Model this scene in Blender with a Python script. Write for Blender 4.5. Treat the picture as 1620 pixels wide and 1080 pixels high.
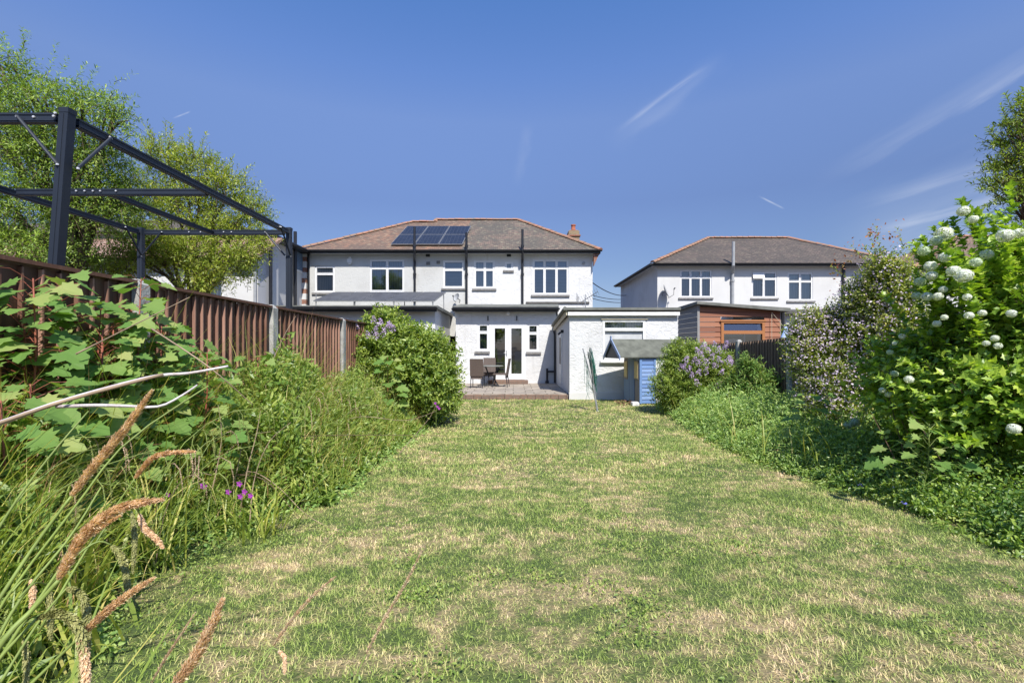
import bpy, math, random
import numpy as np
from mathutils import Vector
random.seed(7); rng = np.random.default_rng(11)
R = math.radians
for o in list(bpy.data.objects): bpy.data.objects.remove(o, do_unlink=True)
scene = bpy.context.scene; col = scene.collection
# ---------------------------------------------------------------- camera
F, CX, CY, H = 765.0, 812.0, 550.0, 1.5
cam = bpy.data.cameras.new('camera'); cam.sensor_width = 36; cam.lens = 36*F/1620
cam.shift_x = -(CX-810)/1620; cam.shift_y = (CY-540)/1620
cam.clip_start = 0.05; cam.clip_end = 2000
camo = bpy.data.objects.new('camera', cam); col.objects.link(camo)
camo.location = (0, 0, H); camo.rotation_euler = (R(90), 0, 0); scene.camera = camo
# ---------------------------------------------------------------- world and sun
SUN = Vector((0.22, -0.80, 1.0)).normalized()
ELEV = math.asin(SUN.z); AZ = math.atan2(SUN.x, SUN.y)
world = bpy.data.worlds.new('World'); scene.world = world; world.use_nodes = True
wt = world.node_tree; wn = wt.nodes; wl = wt.links
bg = wn['Background']; bg.inputs[1].default_value = 0.13
sky = wn.new('ShaderNodeTexSky'); sky.sky_type = 'NISHITA'; sky.sun_disc = False
sky.sun_elevation = ELEV; sky.sun_rotation = AZ; sky.air_density = 1.0; sky.dust_density = 0.6; sky.ozone_density = 2.6
def wmath(op, a, b=None, c=None):
    n = wn.new('ShaderNodeMath'); n.operation = op
    for i, v in enumerate((a, b, c)):
        if v is None: continue
        if isinstance(v, (int, float)): n.inputs[i].default_value = v
        else: wl.new(v, n.inputs[i])
    return n.outputs[0]
tc = wn.new('ShaderNodeTexCoord'); sep = wn.new('ShaderNodeSeparateXYZ'); wl.new(tc.outputs['Generated'], sep.inputs[0])
dy = wmath('MAXIMUM', sep.outputs[1], 0.05)
U = wmath('DIVIDE', sep.outputs[0], dy); V = wmath('DIVIDE', sep.outputs[2], dy)
def wmr(v, a, b, c=0.0, d=1.0):
    n = wn.new('ShaderNodeMapRange'); n.interpolation_type = 'SMOOTHSTEP'; wl.new(v, n.inputs[0])
    for i, x in enumerate((a, b, c, d)): n.inputs[i+1].default_value = x
    return n.outputs[0]
def streak(x0, y0, x1, y1, width, strength, bow=0.0, rough=1.0, scale=(3, 30)):
    u0, v0, u1, v1 = (x0-CX)/F, (CY-y0)/F, (x1-CX)/F, (CY-y1)/F
    L = math.hypot(u1-u0, v1-v0); c, s = (u1-u0)/L, (v1-v0)/L
    du = wmath('SUBTRACT', U, u0); dv = wmath('SUBTRACT', V, v0)
    a = wmath('DIVIDE', wmath('ADD', wmath('MULTIPLY', du, c), wmath('MULTIPLY', dv, s)), L)
    b = wmath('DIVIDE', wmath('SUBTRACT', wmath('MULTIPLY', dv, c), wmath('MULTIPLY', du, s)), width/F)
    b = wmath('ADD', b, wmath('MULTIPLY', wmath('MULTIPLY', a, wmath('SUBTRACT', 1.0, a)), bow*4))
    comb = wn.new('ShaderNodeCombineXYZ'); wl.new(wmath('MULTIPLY', a, scale[0]), comb.inputs[0]); wl.new(wmath('MULTIPLY', b, scale[1]/10), comb.inputs[1])
    comb.inputs[2].default_value = x0*0.013
    nz = wn.new('ShaderNodeTexNoise'); wl.new(comb.outputs[0], nz.inputs[0]); nz.inputs['Scale'].default_value = 1.0; nz.inputs['Detail'].default_value = 5
    bb = wmath('ADD', b, wmath('MULTIPLY', wmath('SUBTRACT', nz.outputs[0], 0.5), rough))
    across = wmr(wmath('ABSOLUTE', bb), 1.0, 0.0)
    along = wmath('MULTIPLY', wmr(a, 0.0, 0.35), wmr(a, 1.0, 0.75))
    m = wmath('MULTIPLY', wmath('MULTIPLY', across, along), wmr(nz.outputs[0], 0.25, 0.7, 0.3, 1.0))
    return wmath('MULTIPLY', m, strength)
tot = None
for a in [(968,214,1126,100,6.5,0.22,-0.30,1.0,(4,12)), (950,232,1160,80,26,0.10,0.3,1.5,(3,10)), (1270,300,1700,40,24,0.12,0.25,1.6,(3,14)), (1500,190,1680,70,12,0.22,0.1,1.0,(3,14)),
          (1340,330,1700,215,16,0.18,0.2,1.4,(3,18)), (1350,372,1660,292,13,0.30,0.2,1.4,(4,18)), (1420,392,1700,330,16,0.30,0.1,1.4,(4,18)),
          (1290,420,1700,250,90,0.18,0.0,1.6,(2,26)), (1198,309,1242,331,2.2,0.5,0.0,0.3,(3,8)), (272,188,303,176,2.0,0.4,0.0,0.3,(3,8)),
          (815,300,835,190,14,0.07,0.2,1.0,(3,8)), (505,271,530,265,2.5,-0.10,0.0,0.3,(3,8))]:
    v = streak(*a); tot = v if tot is None else wmath('ADD', tot, v)
front = wmath('GREATER_THAN', sep.outputs[1], 0.06)
tot = wmath('MULTIPLY', tot, front)
hsv = wn.new('ShaderNodeMix'); hsv.data_type = 'RGBA'; hsv.blend_type = 'MULTIPLY'; hsv.inputs[0].default_value = 1.0
wl.new(sky.outputs[0], hsv.inputs[6]); tint = wn.new('ShaderNodeValToRGB'); wl.new(sep.outputs[2], tint.inputs[0]); te = tint.color_ramp.elements; [te.new(0.5) for _ in range(4)]
for e_, (p_, c_) in zip(te, [(0.05, (.39,.39,.48)), (0.16, (.40,.41,.50)), (0.28, (.475,.475,.595)), (0.42, (.72,.715,.85)), (0.49, (.64,.73,.95)), (0.60, (.52,.73,1.01))]): e_.position = p_; e_.color = (*c_, 1)
wl.new(tint.outputs[0], hsv.inputs[7])
mixw = wn.new('ShaderNodeMix'); mixw.data_type = 'RGBA'; wl.new(tot, mixw.inputs[0]); wl.new(hsv.outputs[2], mixw.inputs[6]); mixw.inputs[7].default_value = (3.5, 3.8, 4.4, 1)
wl.new(mixw.outputs[2], bg.inputs[0])
sl = bpy.data.lights.new('sun', 'SUN'); sl.energy = 4.2; sl.angle = R(0.5); sl.color = (1.0, 0.955, 0.88)
so = bpy.data.objects.new('sun', sl); col.objects.link(so); so.rotation_euler = SUN.to_track_quat('Z', 'Y').to_euler(); so.location = (0, 0, 30)
scene.view_settings.view_transform = 'Standard'; scene.view_settings.look = 'None'; scene.view_settings.exposure = 0.72; scene.view_settings.gamma = 1
scene.render.engine = 'CYCLES'
# ---------------------------------------------------------------- materials
def newmat(name):
    m = bpy.data.materials.new(name); m.use_nodes = True
    nt = m.node_tree; return m, nt, nt.nodes['Principled BSDF']
def N(nt, t, **k):
    n = nt.nodes.new(t)
    for a, b in k.items(): setattr(n, a, b)
    return n
def noise(nt, vec, scale, detail=4, dist=0.0):
    n = N(nt, 'ShaderNodeTexNoise'); n.inputs['Scale'].default_value = scale; n.inputs['Detail'].default_value = detail; n.inputs['Distortion'].default_value = dist
    if vec is not None: nt.links.new(vec, n.inputs[0])
    return n.outputs[0]
def ramp(nt, fac, stops):
    n = N(nt, 'ShaderNodeValToRGB'); nt.links.new(fac, n.inputs[0])
    e = n.color_ramp.elements
    while len(e) < len(stops): e.new(0.5)
    for i, (p, c) in enumerate(stops):
        e[i].position = p; e[i].color = (*c, 1) if len(c) == 3 else c
    return n.outputs[0]
def mixc(nt, fac, a, b, mode='MIX'):
    n = N(nt, 'ShaderNodeMix', data_type='RGBA', blend_type=mode)
    for i, v in ((0, fac), (6, a), (7, b)):
        if isinstance(v, (int, float)): n.inputs[i].default_value = v
        elif isinstance(v, tuple): n.inputs[i].default_value = (*v, 1)
        else: nt.links.new(v, n.inputs[i])
    return n.outputs[2]
def mth(nt, op, a, b=0.0):
    n = N(nt, 'ShaderNodeMath', operation=op)
    for i, v in ((0, a), (1, b)):
        if isinstance(v, (int, float)): n.inputs[i].default_value = v
        else: nt.links.new(v, n.inputs[i])
    return n.outputs[0]
def bump(nt, bs, h, strength=0.5, dist=0.02):
    b = N(nt, 'ShaderNodeBump'); b.inputs['Strength'].default_value = strength; b.inputs['Distance'].default_value = dist
    nt.links.new(h, b.inputs['Height']); nt.links.new(b.outputs[0], bs.inputs['Normal'])
def pos(nt): return N(nt, 'ShaderNodeNewGeometry').outputs['Position']
def uvn(nt): return N(nt, 'ShaderNodeUVMap').outputs[0]
def rnd(nt): return N(nt, 'ShaderNodeAttribute', attribute_name='rnd').outputs['Fac']
def simple(name, c, rough=0.6, var=0.15, scale=8, metal=0.0, bmp=0.0, c2=None):
    m, nt, bs = newmat(name); n = noise(nt, pos(nt), scale, 6)
    c2 = c2 or tuple(max(0, x*(1-var*2)) for x in c)
    f = ramp(nt, n, [(0.35, (0,0,0)), (0.7, (1,1,1))])
    nt.links.new(mixc(nt, f, c2, c), bs.inputs['Base Color']); bs.inputs['Roughness'].default_value = rough; bs.inputs['Metallic'].default_value = metal
    if bmp: bump(nt, bs, noise(nt, pos(nt), scale*6, 5), bmp, 0.01)
    return m
def render_wall(name, c, dirt, s=1.0, tex=1.0):
    m, nt, bs = newmat(name); p = pos(nt)
    mp = N(nt, 'ShaderNodeMapping'); nt.links.new(p, mp.inputs[0]); mp.inputs['Scale'].default_value = (1.0, 1.0, 1.5); mp.inputs['Rotation'].default_value = (0, R(12), 0)
    big = noise(nt, p, 0.9, 5, 0.5); st = noise(nt, mp.outputs[0], 6.0*s, 3, 0.9)
    ridge = ramp(nt, st, [(0.44, (0,0,0)), (0.50, (1,1,1)), (0.56, (0,0,0))])
    fine = noise(nt, p, 55, 3)
    c1 = mixc(nt, ramp(nt, big, [(0.45, (0,0,0)), (0.8, (0.55,0.55,0.55))]), c, dirt)
    c2 = mixc(nt, mth(nt, 'MULTIPLY', ramp(nt, st, [(0.30, (1,1,1)), (0.42, (0,0,0))]), 0.2*tex), c1, dirt)
    stn = N(nt, 'ShaderNodeMapping'); nt.links.new(p, stn.inputs[0]); stn.inputs['Scale'].default_value = (3.0, 3.0, 0.35)
    stain = ramp(nt, noise(nt, stn.outputs[0], 1.6, 4), [(0.60, (0,0,0)), (0.78, (0.45,0.45,0.45))])
    c3 = mixc(nt, stain, c2, dirt)
    nt.links.new(c3, bs.inputs['Base Color']); bs.inputs['Roughness'].default_value = 0.85
    hh = mth(nt, 'ADD', mth(nt, 'MULTIPLY', st, 1.4), mth(nt, 'MULTIPLY', fine, 0.25)); hh = mth(nt, 'ADD', hh, mth(nt, 'MULTIPLY', ridge, 0.4))
    bump(nt, bs, hh, 0.55*tex, 0.026); return m
def tiles_mat(name, base, dark, moss, course=0.11, width=0.17):
    m, nt, bs = newmat(name); uv = uvn(nt)
    br = N(nt, 'ShaderNodeTexBrick'); nt.links.new(uv, br.inputs[0]); br.inputs['Scale'].default_value = 1.0
    br.inputs['Brick Width'].default_value = width; br.inputs['Row Height'].default_value = course; br.inputs['Mortar Size'].default_value = 0.006; br.inputs['Mortar Smooth'].default_value = 0.3
    br.inputs['Color1'].default_value = (*base, 1); br.inputs['Color2'].default_value = (*dark, 1); br.inputs['Mortar'].default_value = (*[x*0.35 for x in dark], 1)
    p = pos(nt); n1 = noise(nt, p, 0.9, 6, 0.3); n2 = noise(nt, p, 6, 5)
    c1 = mixc(nt, ramp(nt, n1, [(0.40, (0,0,0)), (0.62, (1,1,1))]), br.outputs[0], dark)
    c2 = mixc(nt, mth(nt, 'MULTIPLY', ramp(nt, n2, [(0.55, (0,0,0)), (0.70, (1,1,1))]), 0.6), c1, moss)
    nt.links.new(c2, bs.inputs['Base Color']); bs.inputs['Roughness'].default_value = 0.9
    sep = N(nt, 'ShaderNodeSeparateXYZ'); nt.links.new(uv, sep.inputs[0])
    saw = mth(nt, 'FRACT', mth(nt, 'DIVIDE', sep.outputs[1], course))
    h = mth(nt, 'SUBTRACT', mth(nt, 'MULTIPLY', br.outputs['Fac'], -0.4), saw)
    h = mth(nt, 'ADD', h, mth(nt, 'MULTIPLY', n2, 0.8)); bump(nt, bs, h, 0.9, 0.03); return m
def brick_mat(name, c1, c2, mort, w=0.225, h=0.075):
    m, nt, bs = newmat(name); br = N(nt, 'ShaderNodeTexBrick'); nt.links.new(uvn(nt), br.inputs[0]); br.inputs['Scale'].default_value = 1
    br.inputs['Brick Width'].default_value = w; br.inputs['Row Height'].default_value = h; br.inputs['Mortar Size'].default_value = 0.008
    br.inputs['Color1'].default_value = (*c1, 1); br.inputs['Color2'].default_value = (*c2, 1); br.inputs['Mortar'].default_value = (*mort, 1)
    n = noise(nt, pos(nt), 9, 5); nt.links.new(mixc(nt, mth(nt, 'MULTIPLY', n, 0.5), br.outputs[0], tuple(x*0.4 for x in c2)), bs.inputs['Base Color'])
    bs.inputs['Roughness'].default_value = 0.9; bump(nt, bs, mth(nt, 'SUBTRACT', mth(nt, 'MULTIPLY', n, 0.6), br.outputs['Fac']), 0.6, 0.01); return m
def leaf_mat(name, cols, trans=0.35, rough=0.42, nscale=2.5, spec=0.5):
    """cols: low..high colour stops over the per-leaf random number"""
    m, nt, bs = newmat(name); r = rnd(nt)
    n = noise(nt, pos(nt), nscale, 3)
    f = mth(nt, 'ADD', mth(nt, 'MULTIPLY', r, 0.65), mth(nt, 'MULTIPLY', mth(nt, 'SUBTRACT', n, 0.22), 0.6))
    k = len(cols)-1; c = ramp(nt, f, [(0.08+0.84*i/k, cc) for i, cc in enumerate(cols)])
    nt.links.new(c, bs.inputs['Base Color']); bs.inputs['Roughness'].default_value = rough
    bs.inputs['Specular IOR Level'].default_value = spec
    tr = N(nt, 'ShaderNodeBsdfTranslucent'); nt.links.new(mixc(nt, 0.0, c, (1,1,1)), tr.inputs[0])
    tc2 = mixc(nt, 1.0, c, (1.5, 1.6, 0.6), 'MULTIPLY'); nt.links.new(tc2, tr.inputs[0])
    ms = N(nt, 'ShaderNodeMixShader'); ms.inputs[0].default_value = trans
    nt.links.new(bs.outputs[0], ms.inputs[1]); nt.links.new(tr.outputs[0], ms.inputs[2]); nt.links.new(ms.outputs[0], nt.nodes['Material Output'].inputs[0])
    return m
def wood_mat(name, cols, rough=0.75, vert=True, fs=1.0):
    m, nt, bs = newmat(name); mp = N(nt, 'ShaderNodeMapping'); nt.links.new(pos(nt), mp.inputs[0])
    mp.inputs['Scale'].default_value = (30*fs, 30*fs, 1.5*fs) if vert else (1.5*fs, 30*fs, 30*fs)
    g = noise(nt, mp.outputs[0], 1.0, 4, 0.6); r = rnd(nt)
    f = mth(nt, 'ADD', mth(nt, 'MULTIPLY', r, 0.55), mth(nt, 'MULTIPLY', g, 0.45)); k = len(cols)-1
    nt.links.new(ramp(nt, f, [(0.12+0.76*i/k, cc) for i, cc in enumerate(cols)]), bs.inputs['Base Color']); bs.inputs['Roughness'].default_value = rough
    bump(nt, bs, g, 0.4, 0.004); return m
M = {}
M['render_white'] = render_wall('white_rough_render', (0.64,0.64,0.635), (0.42,0.41,0.39))
M['render_grey'] = render_wall('greyed_render', (0.52,0.52,0.50), (0.34,0.33,0.31), 1.6, 0.7)
M['render_smooth'] = render_wall('smooth_painted_render', (0.58,0.575,0.56), (0.46,0.45,0.435), 2.0, 0.12)
M['render_side'] = render_wall('painted_side_wall', (0.62,0.62,0.61), (0.44,0.43,0.41), 1.5, 0.25)
M['upvc'] = simple('white_window_plastic', (0.74,0.74,0.74), 0.35, 0.04)
M['white_paint'] = simple('white_gloss_paint', (0.78,0.78,0.76), 0.5, 0.12, 6)
M['grey_paint'] = simple('weathered_grey_white_paint', (0.55,0.56,0.56), 0.6, 0.1, 5)
M['stone'] = simple('stone_sill', (0.26,0.25,0.24), 0.8, 0.2, 12, bmp=0.3)
M['black'] = simple('black_plastic', (0.018,0.019,0.024), 0.38, 0.2)
M['greypipe'] = simple('grey_pipe', (0.36,0.37,0.38), 0.5, 0.1)
M['felt'] = simple('mineral_roof_felt', (0.20,0.20,0.18), 0.95, 0.2, 3, bmp=0.4, c2=(0.12,0.125,0.11))
M['felt_green'] = simple('green_grey_shed_felt', (0.15,0.155,0.125), 0.95, 0.2, 5, bmp=0.4)
M['felt_dark'] = simple('dark_flat_roof_felt', (0.13,0.12,0.11), 0.9, 0.2, 5, bmp=0.3)
M['roof_left'] = tiles_mat('weathered_red_brown_tiles', (0.30,0.165,0.105), (0.135,0.095,0.072), (0.36,0.29,0.19))
M['roof_right'] = tiles_mat('lichen_grey_brown_tiles', (0.21,0.145,0.11), (0.10,0.088,0.072), (0.34,0.30,0.20))
M['roof_far'] = tiles_mat('dark_brown_roof_tiles', (0.155,0.115,0.092), (0.08,0.066,0.056), (0.23,0.19,0.13))
M['roof_red'] = tiles_mat('faded_red_pantiles', (0.42,0.24,0.18), (0.28,0.17,0.13), (0.42,0.36,0.30), 0.28, 0.24)
M['ridge'] = simple('terracotta_ridge_tiles', (0.38,0.16,0.095), 0.85, 0.25, 5, c2=(0.22,0.16,0.11), bmp=0.3)
M['brick_yellow'] = brick_mat('yellow_stock_brick', (0.36,0.25,0.13), (0.24,0.17,0.10), (0.30,0.27,0.22))
M['brick_red'] = brick_mat('red_brick', (0.34,0.13,0.07), (0.26,0.10,0.06), (0.35,0.32,0.28))
M['brick_edge'] = brick_mat('worn_patio_edge_brick', (0.27,0.16,0.11), (0.20,0.13,0.10), (0.2,0.18,0.15))
M['terracotta'] = simple('terracotta_pot', (0.42,0.13,0.07), 0.8, 0.15)
M['concrete'] = simple('concrete_post', (0.44,0.43,0.40), 0.9, 0.18, 9, bmp=0.5)
M['metal_dark'] = simple('anthracite_powder_coat', (0.016,0.022,0.034), 0.5, 0.12, 5)
M['steel'] = simple('galvanised_steel', (0.42,0.43,0.44), 0.4, 0.15, 20, metal=0.5)
M['bolt'] = simple('zinc_bolt', (0.75,0.75,0.75), 0.3, 0.05, metal=0.4)
M['wicker'] = None
M['fence_brown'] = wood_mat('brown_stained_boards', [(0.035,0.017,0.010), (0.085,0.038,0.022), (0.15,0.068,0.042), (0.46,0.26,0.19)])
M['fence_dark'] = wood_mat('dark_weathered_boards', [(0.070,0.048,0.035), (0.154,0.102,0.073), (0.280,0.191,0.131)])
M['clad_red'] = wood_mat('red_cedar_cladding', [(0.164,0.059,0.032), (0.271,0.108,0.058), (0.344,0.153,0.085)], vert=False)
M['clad_grey'] = wood_mat('silvered_grey_cladding', [(0.13,0.125,0.12), (0.24,0.235,0.225), (0.33,0.32,0.30)], vert=False)
M['frame_wood'] = wood_mat('orange_varnished_frame', [(0.30,0.115,0.035), (0.42,0.18,0.07)], 0.45, vert=False)
M['blue_paint'] = wood_mat('bright_blue_paint', [(0.10,0.18,0.38), (0.14,0.24,0.45), (0.24,0.33,0.52)], 0.55, vert=False)
M['blue_grey_paint'] = wood_mat('faded_blue_grey_paint', [(0.14,0.20,0.30), (0.20,0.27,0.38), (0.32,0.36,0.42)], 0.7)  # greyer copy of the blue: shade on the playhouse's left wall put into the colour
M['blue_trim'] = wood_mat('pale_blue_trim', [(0.17,0.23,0.36), (0.24,0.30,0.44)], 0.6)
M['old_ply'] = wood_mat('grey_bare_boards', [(0.20,0.18,0.17), (0.30,0.27,0.25)])
M['yellow_panel'] = simple('yellow_cream_board', (0.62,0.48,0.20), 0.6, 0.08)
M['green_cord'] = simple('green_line_cord', (0.035,0.16,0.11), 0.5, 0.15)
M['bark'] = simple('grey_brown_bark', (0.16,0.125,0.095), 0.9, 0.3, 14, bmp=0.7)
M['twig'] = simple('brown_twig', (0.15,0.095,0.055), 0.85, 0.25, 18)
M['green_stem'] = simple('green_stem', (0.25,0.33,0.07), 0.6, 0.2, 14)
M['red_stem'] = simple('reddish_young_stem', (0.32,0.09,0.05), 0.6, 0.2, 14)
M['dead_stem'] = simple('dry_dead_stem', (0.36,0.26,0.17), 0.8, 0.25, 10)
M['white_stem'] = simple('bleached_bare_stem', (0.64,0.60,0.60), 0.5, 0.12, 30, c2=(0.44,0.38,0.36), bmp=0.3)
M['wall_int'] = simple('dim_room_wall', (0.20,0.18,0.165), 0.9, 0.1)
M['cream'] = simple('cream_fabric', (0.62,0.55,0.40), 0.8, 0.1)
M['blue_blind'] = None
M['plastic_bag'] = simple('pale_blue_plastic_bag', (0.62,0.70,0.85), 0.3, 0.25, 14, c2=(0.22,0.36,0.72))
M['whiteware'] = simple('white_plastic_tub', (0.75,0.74,0.72), 0.5, 0.1)
M['debris'] = simple('dead_leaf_litter', (0.30,0.16,0.09), 0.9, 0.3, 30)
M['wire'] = simple('overhead_wire', (0.03,0.03,0.035), 0.6)
def _wicker():
    m, nt, bs = newmat('brown_rattan_weave'); uv = uvn(nt); w = N(nt, 'ShaderNodeTexWave'); nt.links.new(uv, w.inputs[0]); w.inputs['Scale'].default_value = 22; w.bands_direction = 'Y'
    w2 = N(nt, 'ShaderNodeTexWave'); nt.links.new(uv, w2.inputs[0]); w2.inputs['Scale'].default_value = 18
    f = mth(nt, 'MULTIPLY', w.outputs['Fac'], w2.outputs['Fac']); nt.links.new(ramp(nt, f, [(0.0, (0.045,0.032,0.026)), (0.7, (0.20,0.15,0.12))]), bs.inputs['Base Color'])
    bs.inputs['Roughness'].default_value = 0.6; bump(nt, bs, f, 0.5, 0.005); return m
M['wicker'] = _wicker()
def _blind(name, a, b, sc, horiz):
    m, nt, bs = newmat(name); w = N(nt, 'ShaderNodeTexWave'); nt.links.new(uvn(nt), w.inputs[0]); w.inputs['Scale'].default_value = sc
    w.bands_direction = 'Y' if horiz else 'X'; w.inputs['Distortion'].default_value = 0 if horiz else 2.0
    nt.links.new(mixc(nt, w.outputs['Fac'], a, b), bs.inputs['Base Color']); bs.inputs['Roughness'].default_value = 0.7; return m
M['blue_blind'] = _blind('blue_slat_blind', (0.06,0.10,0.16), (0.13,0.20,0.29), 5.0, True)
M['net'] = _blind('net_curtain', (0.22,0.25,0.28), (0.38,0.41,0.43), 4.0, False)
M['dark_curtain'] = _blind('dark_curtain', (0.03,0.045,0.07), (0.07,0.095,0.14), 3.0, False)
def _glass():
    m, nt, bs = newmat('window_glass'); nt.nodes.remove(bs)
    t = N(nt, 'ShaderNodeBsdfTransparent'); t.inputs[0].default_value = (0.80,0.86,0.88,1); g = N(nt, 'ShaderNodeBsdfGlossy'); g.inputs['Roughness'].default_value = 0.02; g.inputs[0].default_value = (0.9,0.95,1,1)
    b = N(nt, 'ShaderNodeBump'); b.inputs['Strength'].default_value = 0.15; b.inputs['Distance'].default_value = 0.02; nt.links.new(noise(nt, pos(nt), 1.5, 2), b.inputs['Height']); nt.links.new(b.outputs[0], g.inputs['Normal'])
    lw = N(nt, 'ShaderNodeFresnel'); lw.inputs[0].default_value = 1.5
    f = mth(nt, 'MINIMUM', mth(nt, 'ADD', mth(nt, 'MULTIPLY', lw.outputs[0], 1.6), 0.10), 1.0); ms = N(nt, 'ShaderNodeMixShader'); nt.links.new(f, ms.inputs[0])
    nt.links.new(t.outputs[0], ms.inputs[1]); nt.links.new(g.outputs[0], ms.inputs[2]); nt.links.new(ms.outputs[0], nt.nodes['Material Output'].inputs[0]); return m
M['glass'] = _glass()
def _solar():
    m, nt, bs = newmat('solar_cells'); br = N(nt, 'ShaderNodeTexBrick'); nt.links.new(uvn(nt), br.inputs[0]); br.offset = 0.0
    br.inputs['Scale'].default_value = 1; br.inputs['Brick Width'].default_value = 0.165; br.inputs['Row Height'].default_value = 0.165; br.inputs['Mortar Size'].default_value = 0.004
    br.inputs['Color1'].default_value = (0.018,0.021,0.032,1); br.inputs['Color2'].default_value = (0.023,0.027,0.040,1); br.inputs['Mortar'].default_value = (0.07,0.075,0.09,1)
    nt.links.new(br.outputs[0], bs.inputs['Base Color']); bs.inputs['Roughness'].default_value = 0.2; bs.inputs['IOR'].default_value = 1.25; return m
M['solar'] = _solar()
M['solar_dull'] = simple('dusty_solar_glass', (0.10,0.105,0.12), 0.5, 0.15, 3); M['solar_dull'].node_tree.nodes['Principled BSDF'].inputs['IOR'].default_value = 1.12  # rough mid-grey with mild mottling and a low refractive index
def dryness(nt):
    p = pos(nt); mp = N(nt, 'ShaderNodeMapping'); nt.links.new(p, mp.inputs[0]); mp.inputs['Scale'].default_value = (0.8, 1.1, 1)
    a = noise(nt, mp.outputs[0], 2.1, 6, 0.6); b = noise(nt, p, 9.0, 5, 0.6)
    return mth(nt, 'ADD', mth(nt, 'MULTIPLY', a, 0.50), mth(nt, 'MULTIPLY', b, 0.50))
def _grass():
    m, nt, bs = newmat('lawn_blades'); d = dryness(nt); r = rnd(nt)
    f = mth(nt, 'ADD', d, mth(nt, 'MULTIPLY', mth(nt, 'SUBTRACT', r, 0.5), 0.19))
    c = ramp(nt, f, [(0.33, (0.184,0.270,0.049)), (0.43, (0.302,0.400,0.086)), (0.525, (0.464,0.508,0.162)), (0.61, (0.734,0.605,0.292)), (0.68, (0.900,0.713,0.432))])
    nt.links.new(c, bs.inputs['Base Color']); bs.inputs['Roughness'].default_value = 0.55; bs.inputs['Specular IOR Level'].default_value = 0.3
    tr = N(nt, 'ShaderNodeBsdfTranslucent'); nt.links.new(c, tr.inputs[0]); ms = N(nt, 'ShaderNodeMixShader'); ms.inputs[0].default_value = 0.25
    nt.links.new(bs.outputs[0], ms.inputs[1]); nt.links.new(tr.outputs[0], ms.inputs[2]); nt.links.new(ms.outputs[0], nt.nodes['Material Output'].inputs[0]); return m
M['grass'] = _grass()
def _lawn():
    m, nt, bs = newmat('lawn_ground'); d = dryness(nt); n = noise(nt, pos(nt), 60, 4)
    f = mth(nt, 'ADD', d, mth(nt, 'MULTIPLY', mth(nt, 'SUBTRACT', n, 0.5), 0.2))
    c = ramp(nt, f, [(0.38, (0.05,0.08,0.016)), (0.48, (0.09,0.115,0.028)), (0.56, (0.20,0.17,0.075)), (0.66, (0.34,0.25,0.14))])
    nt.links.new(c, bs.inputs['Base Color']); bs.inputs['Roughness'].default_value = 0.95; bump(nt, bs, n, 0.8, 0.02); return m
M['lawn'] = _lawn()
M['soil'] = simple('garden_soil', (0.085,0.06,0.04), 0.95, 0.25, 6, bmp=0.8)
def _paving():
    m, nt, bs = newmat('patio_slabs'); br = N(nt, 'ShaderNodeTexBrick'); nt.links.new(uvn(nt), br.inputs[0]); br.inputs['Scale'].default_value = 1; br.offset = 0.4
    br.inputs['Brick Width'].default_value = 0.62; br.inputs['Row Height'].default_value = 0.46; br.inputs['Mortar Size'].default_value = 0.014
    br.inputs['Color1'].default_value = (0.42,0.36,0.29,1); br.inputs['Color2'].default_value = (0.30,0.26,0.22,1); br.inputs['Mortar'].default_value = (0.10,0.085,0.06,1)
    n = noise(nt, pos(nt), 4, 6); nt.links.new(mixc(nt, ramp(nt, n, [(0.45, (0,0,0)), (0.75, (0.8,0.8,0.8))]), br.outputs[0], (0.17,0.14,0.11)), bs.inputs['Base Color'])
    bs.inputs['Roughness'].default_value = 0.9; bump(nt, bs, mth(nt, 'SUBTRACT', n, br.outputs['Fac']), 0.5, 0.01); return m
M['paving'] = _paving()
G1, G2, G3, G4 = (0.045,0.085,0.018), (0.095,0.165,0.028), (0.17,0.26,0.045), (0.27,0.36,0.07)
M['leaf_lilac'] = leaf_mat('lilac_leaves', [(0.120,0.204,0.041), (0.180,0.259,0.047), (0.301,0.375,0.073), (0.406,0.465,0.100)])
M['leaf_weed'] = leaf_mat('border_leaves', [(0.120,0.194,0.041), (0.165,0.259,0.047), (0.286,0.375,0.080), (0.452,0.478,0.133)], nscale=4)
M['leaf_fern'] = leaf_mat('soft_groundcover_leaves', [(0.176,0.309,0.086), (0.220,0.346,0.098), (0.386,0.504,0.145), (0.551,0.662,0.226)], nscale=3)
M['leaf_vinca'] = leaf_mat('dark_glossy_leaves', [(0.072,0.141,0.050), (0.110,0.206,0.048), (0.239,0.346,0.072), (0.404,0.504,0.098)], rough=0.35, nscale=3)
M['leaf_maple'] = leaf_mat('sycamore_leaves', [(0.124,0.244,0.057), (0.133,0.239,0.053), (0.223,0.326,0.085), (0.379,0.391,0.138)], trans=0.35, nscale=5, rough=.6, spec=.25)
M['leaf_treea'] = leaf_mat('weeping_tree_leaves', [(0.118,0.206,0.040), (0.162,0.258,0.045), (0.311,0.427,0.067), (0.489,0.578,0.136)], nscale=1.5)
M['leaf_treeb'] = leaf_mat('yellow_green_tree_leaves', [(0.167,0.232,0.041), (0.219,0.298,0.039), (0.376,0.427,0.066), (0.492,0.465,0.093)], nscale=1.5)
M['leaf_tree_c'] = leaf_mat('bright_tree_leaves', [(0.120,0.194,0.041), (0.165,0.246,0.039), (0.301,0.375,0.066), (0.422,0.465,0.093)], nscale=1.5)
M['leaf_vib'] = leaf_mat('viburnum_leaves', [(0.118,0.226,0.037), (0.195,0.315,0.041), (0.340,0.467,0.056), (0.536,0.617,0.098)], nscale=1.6)
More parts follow.
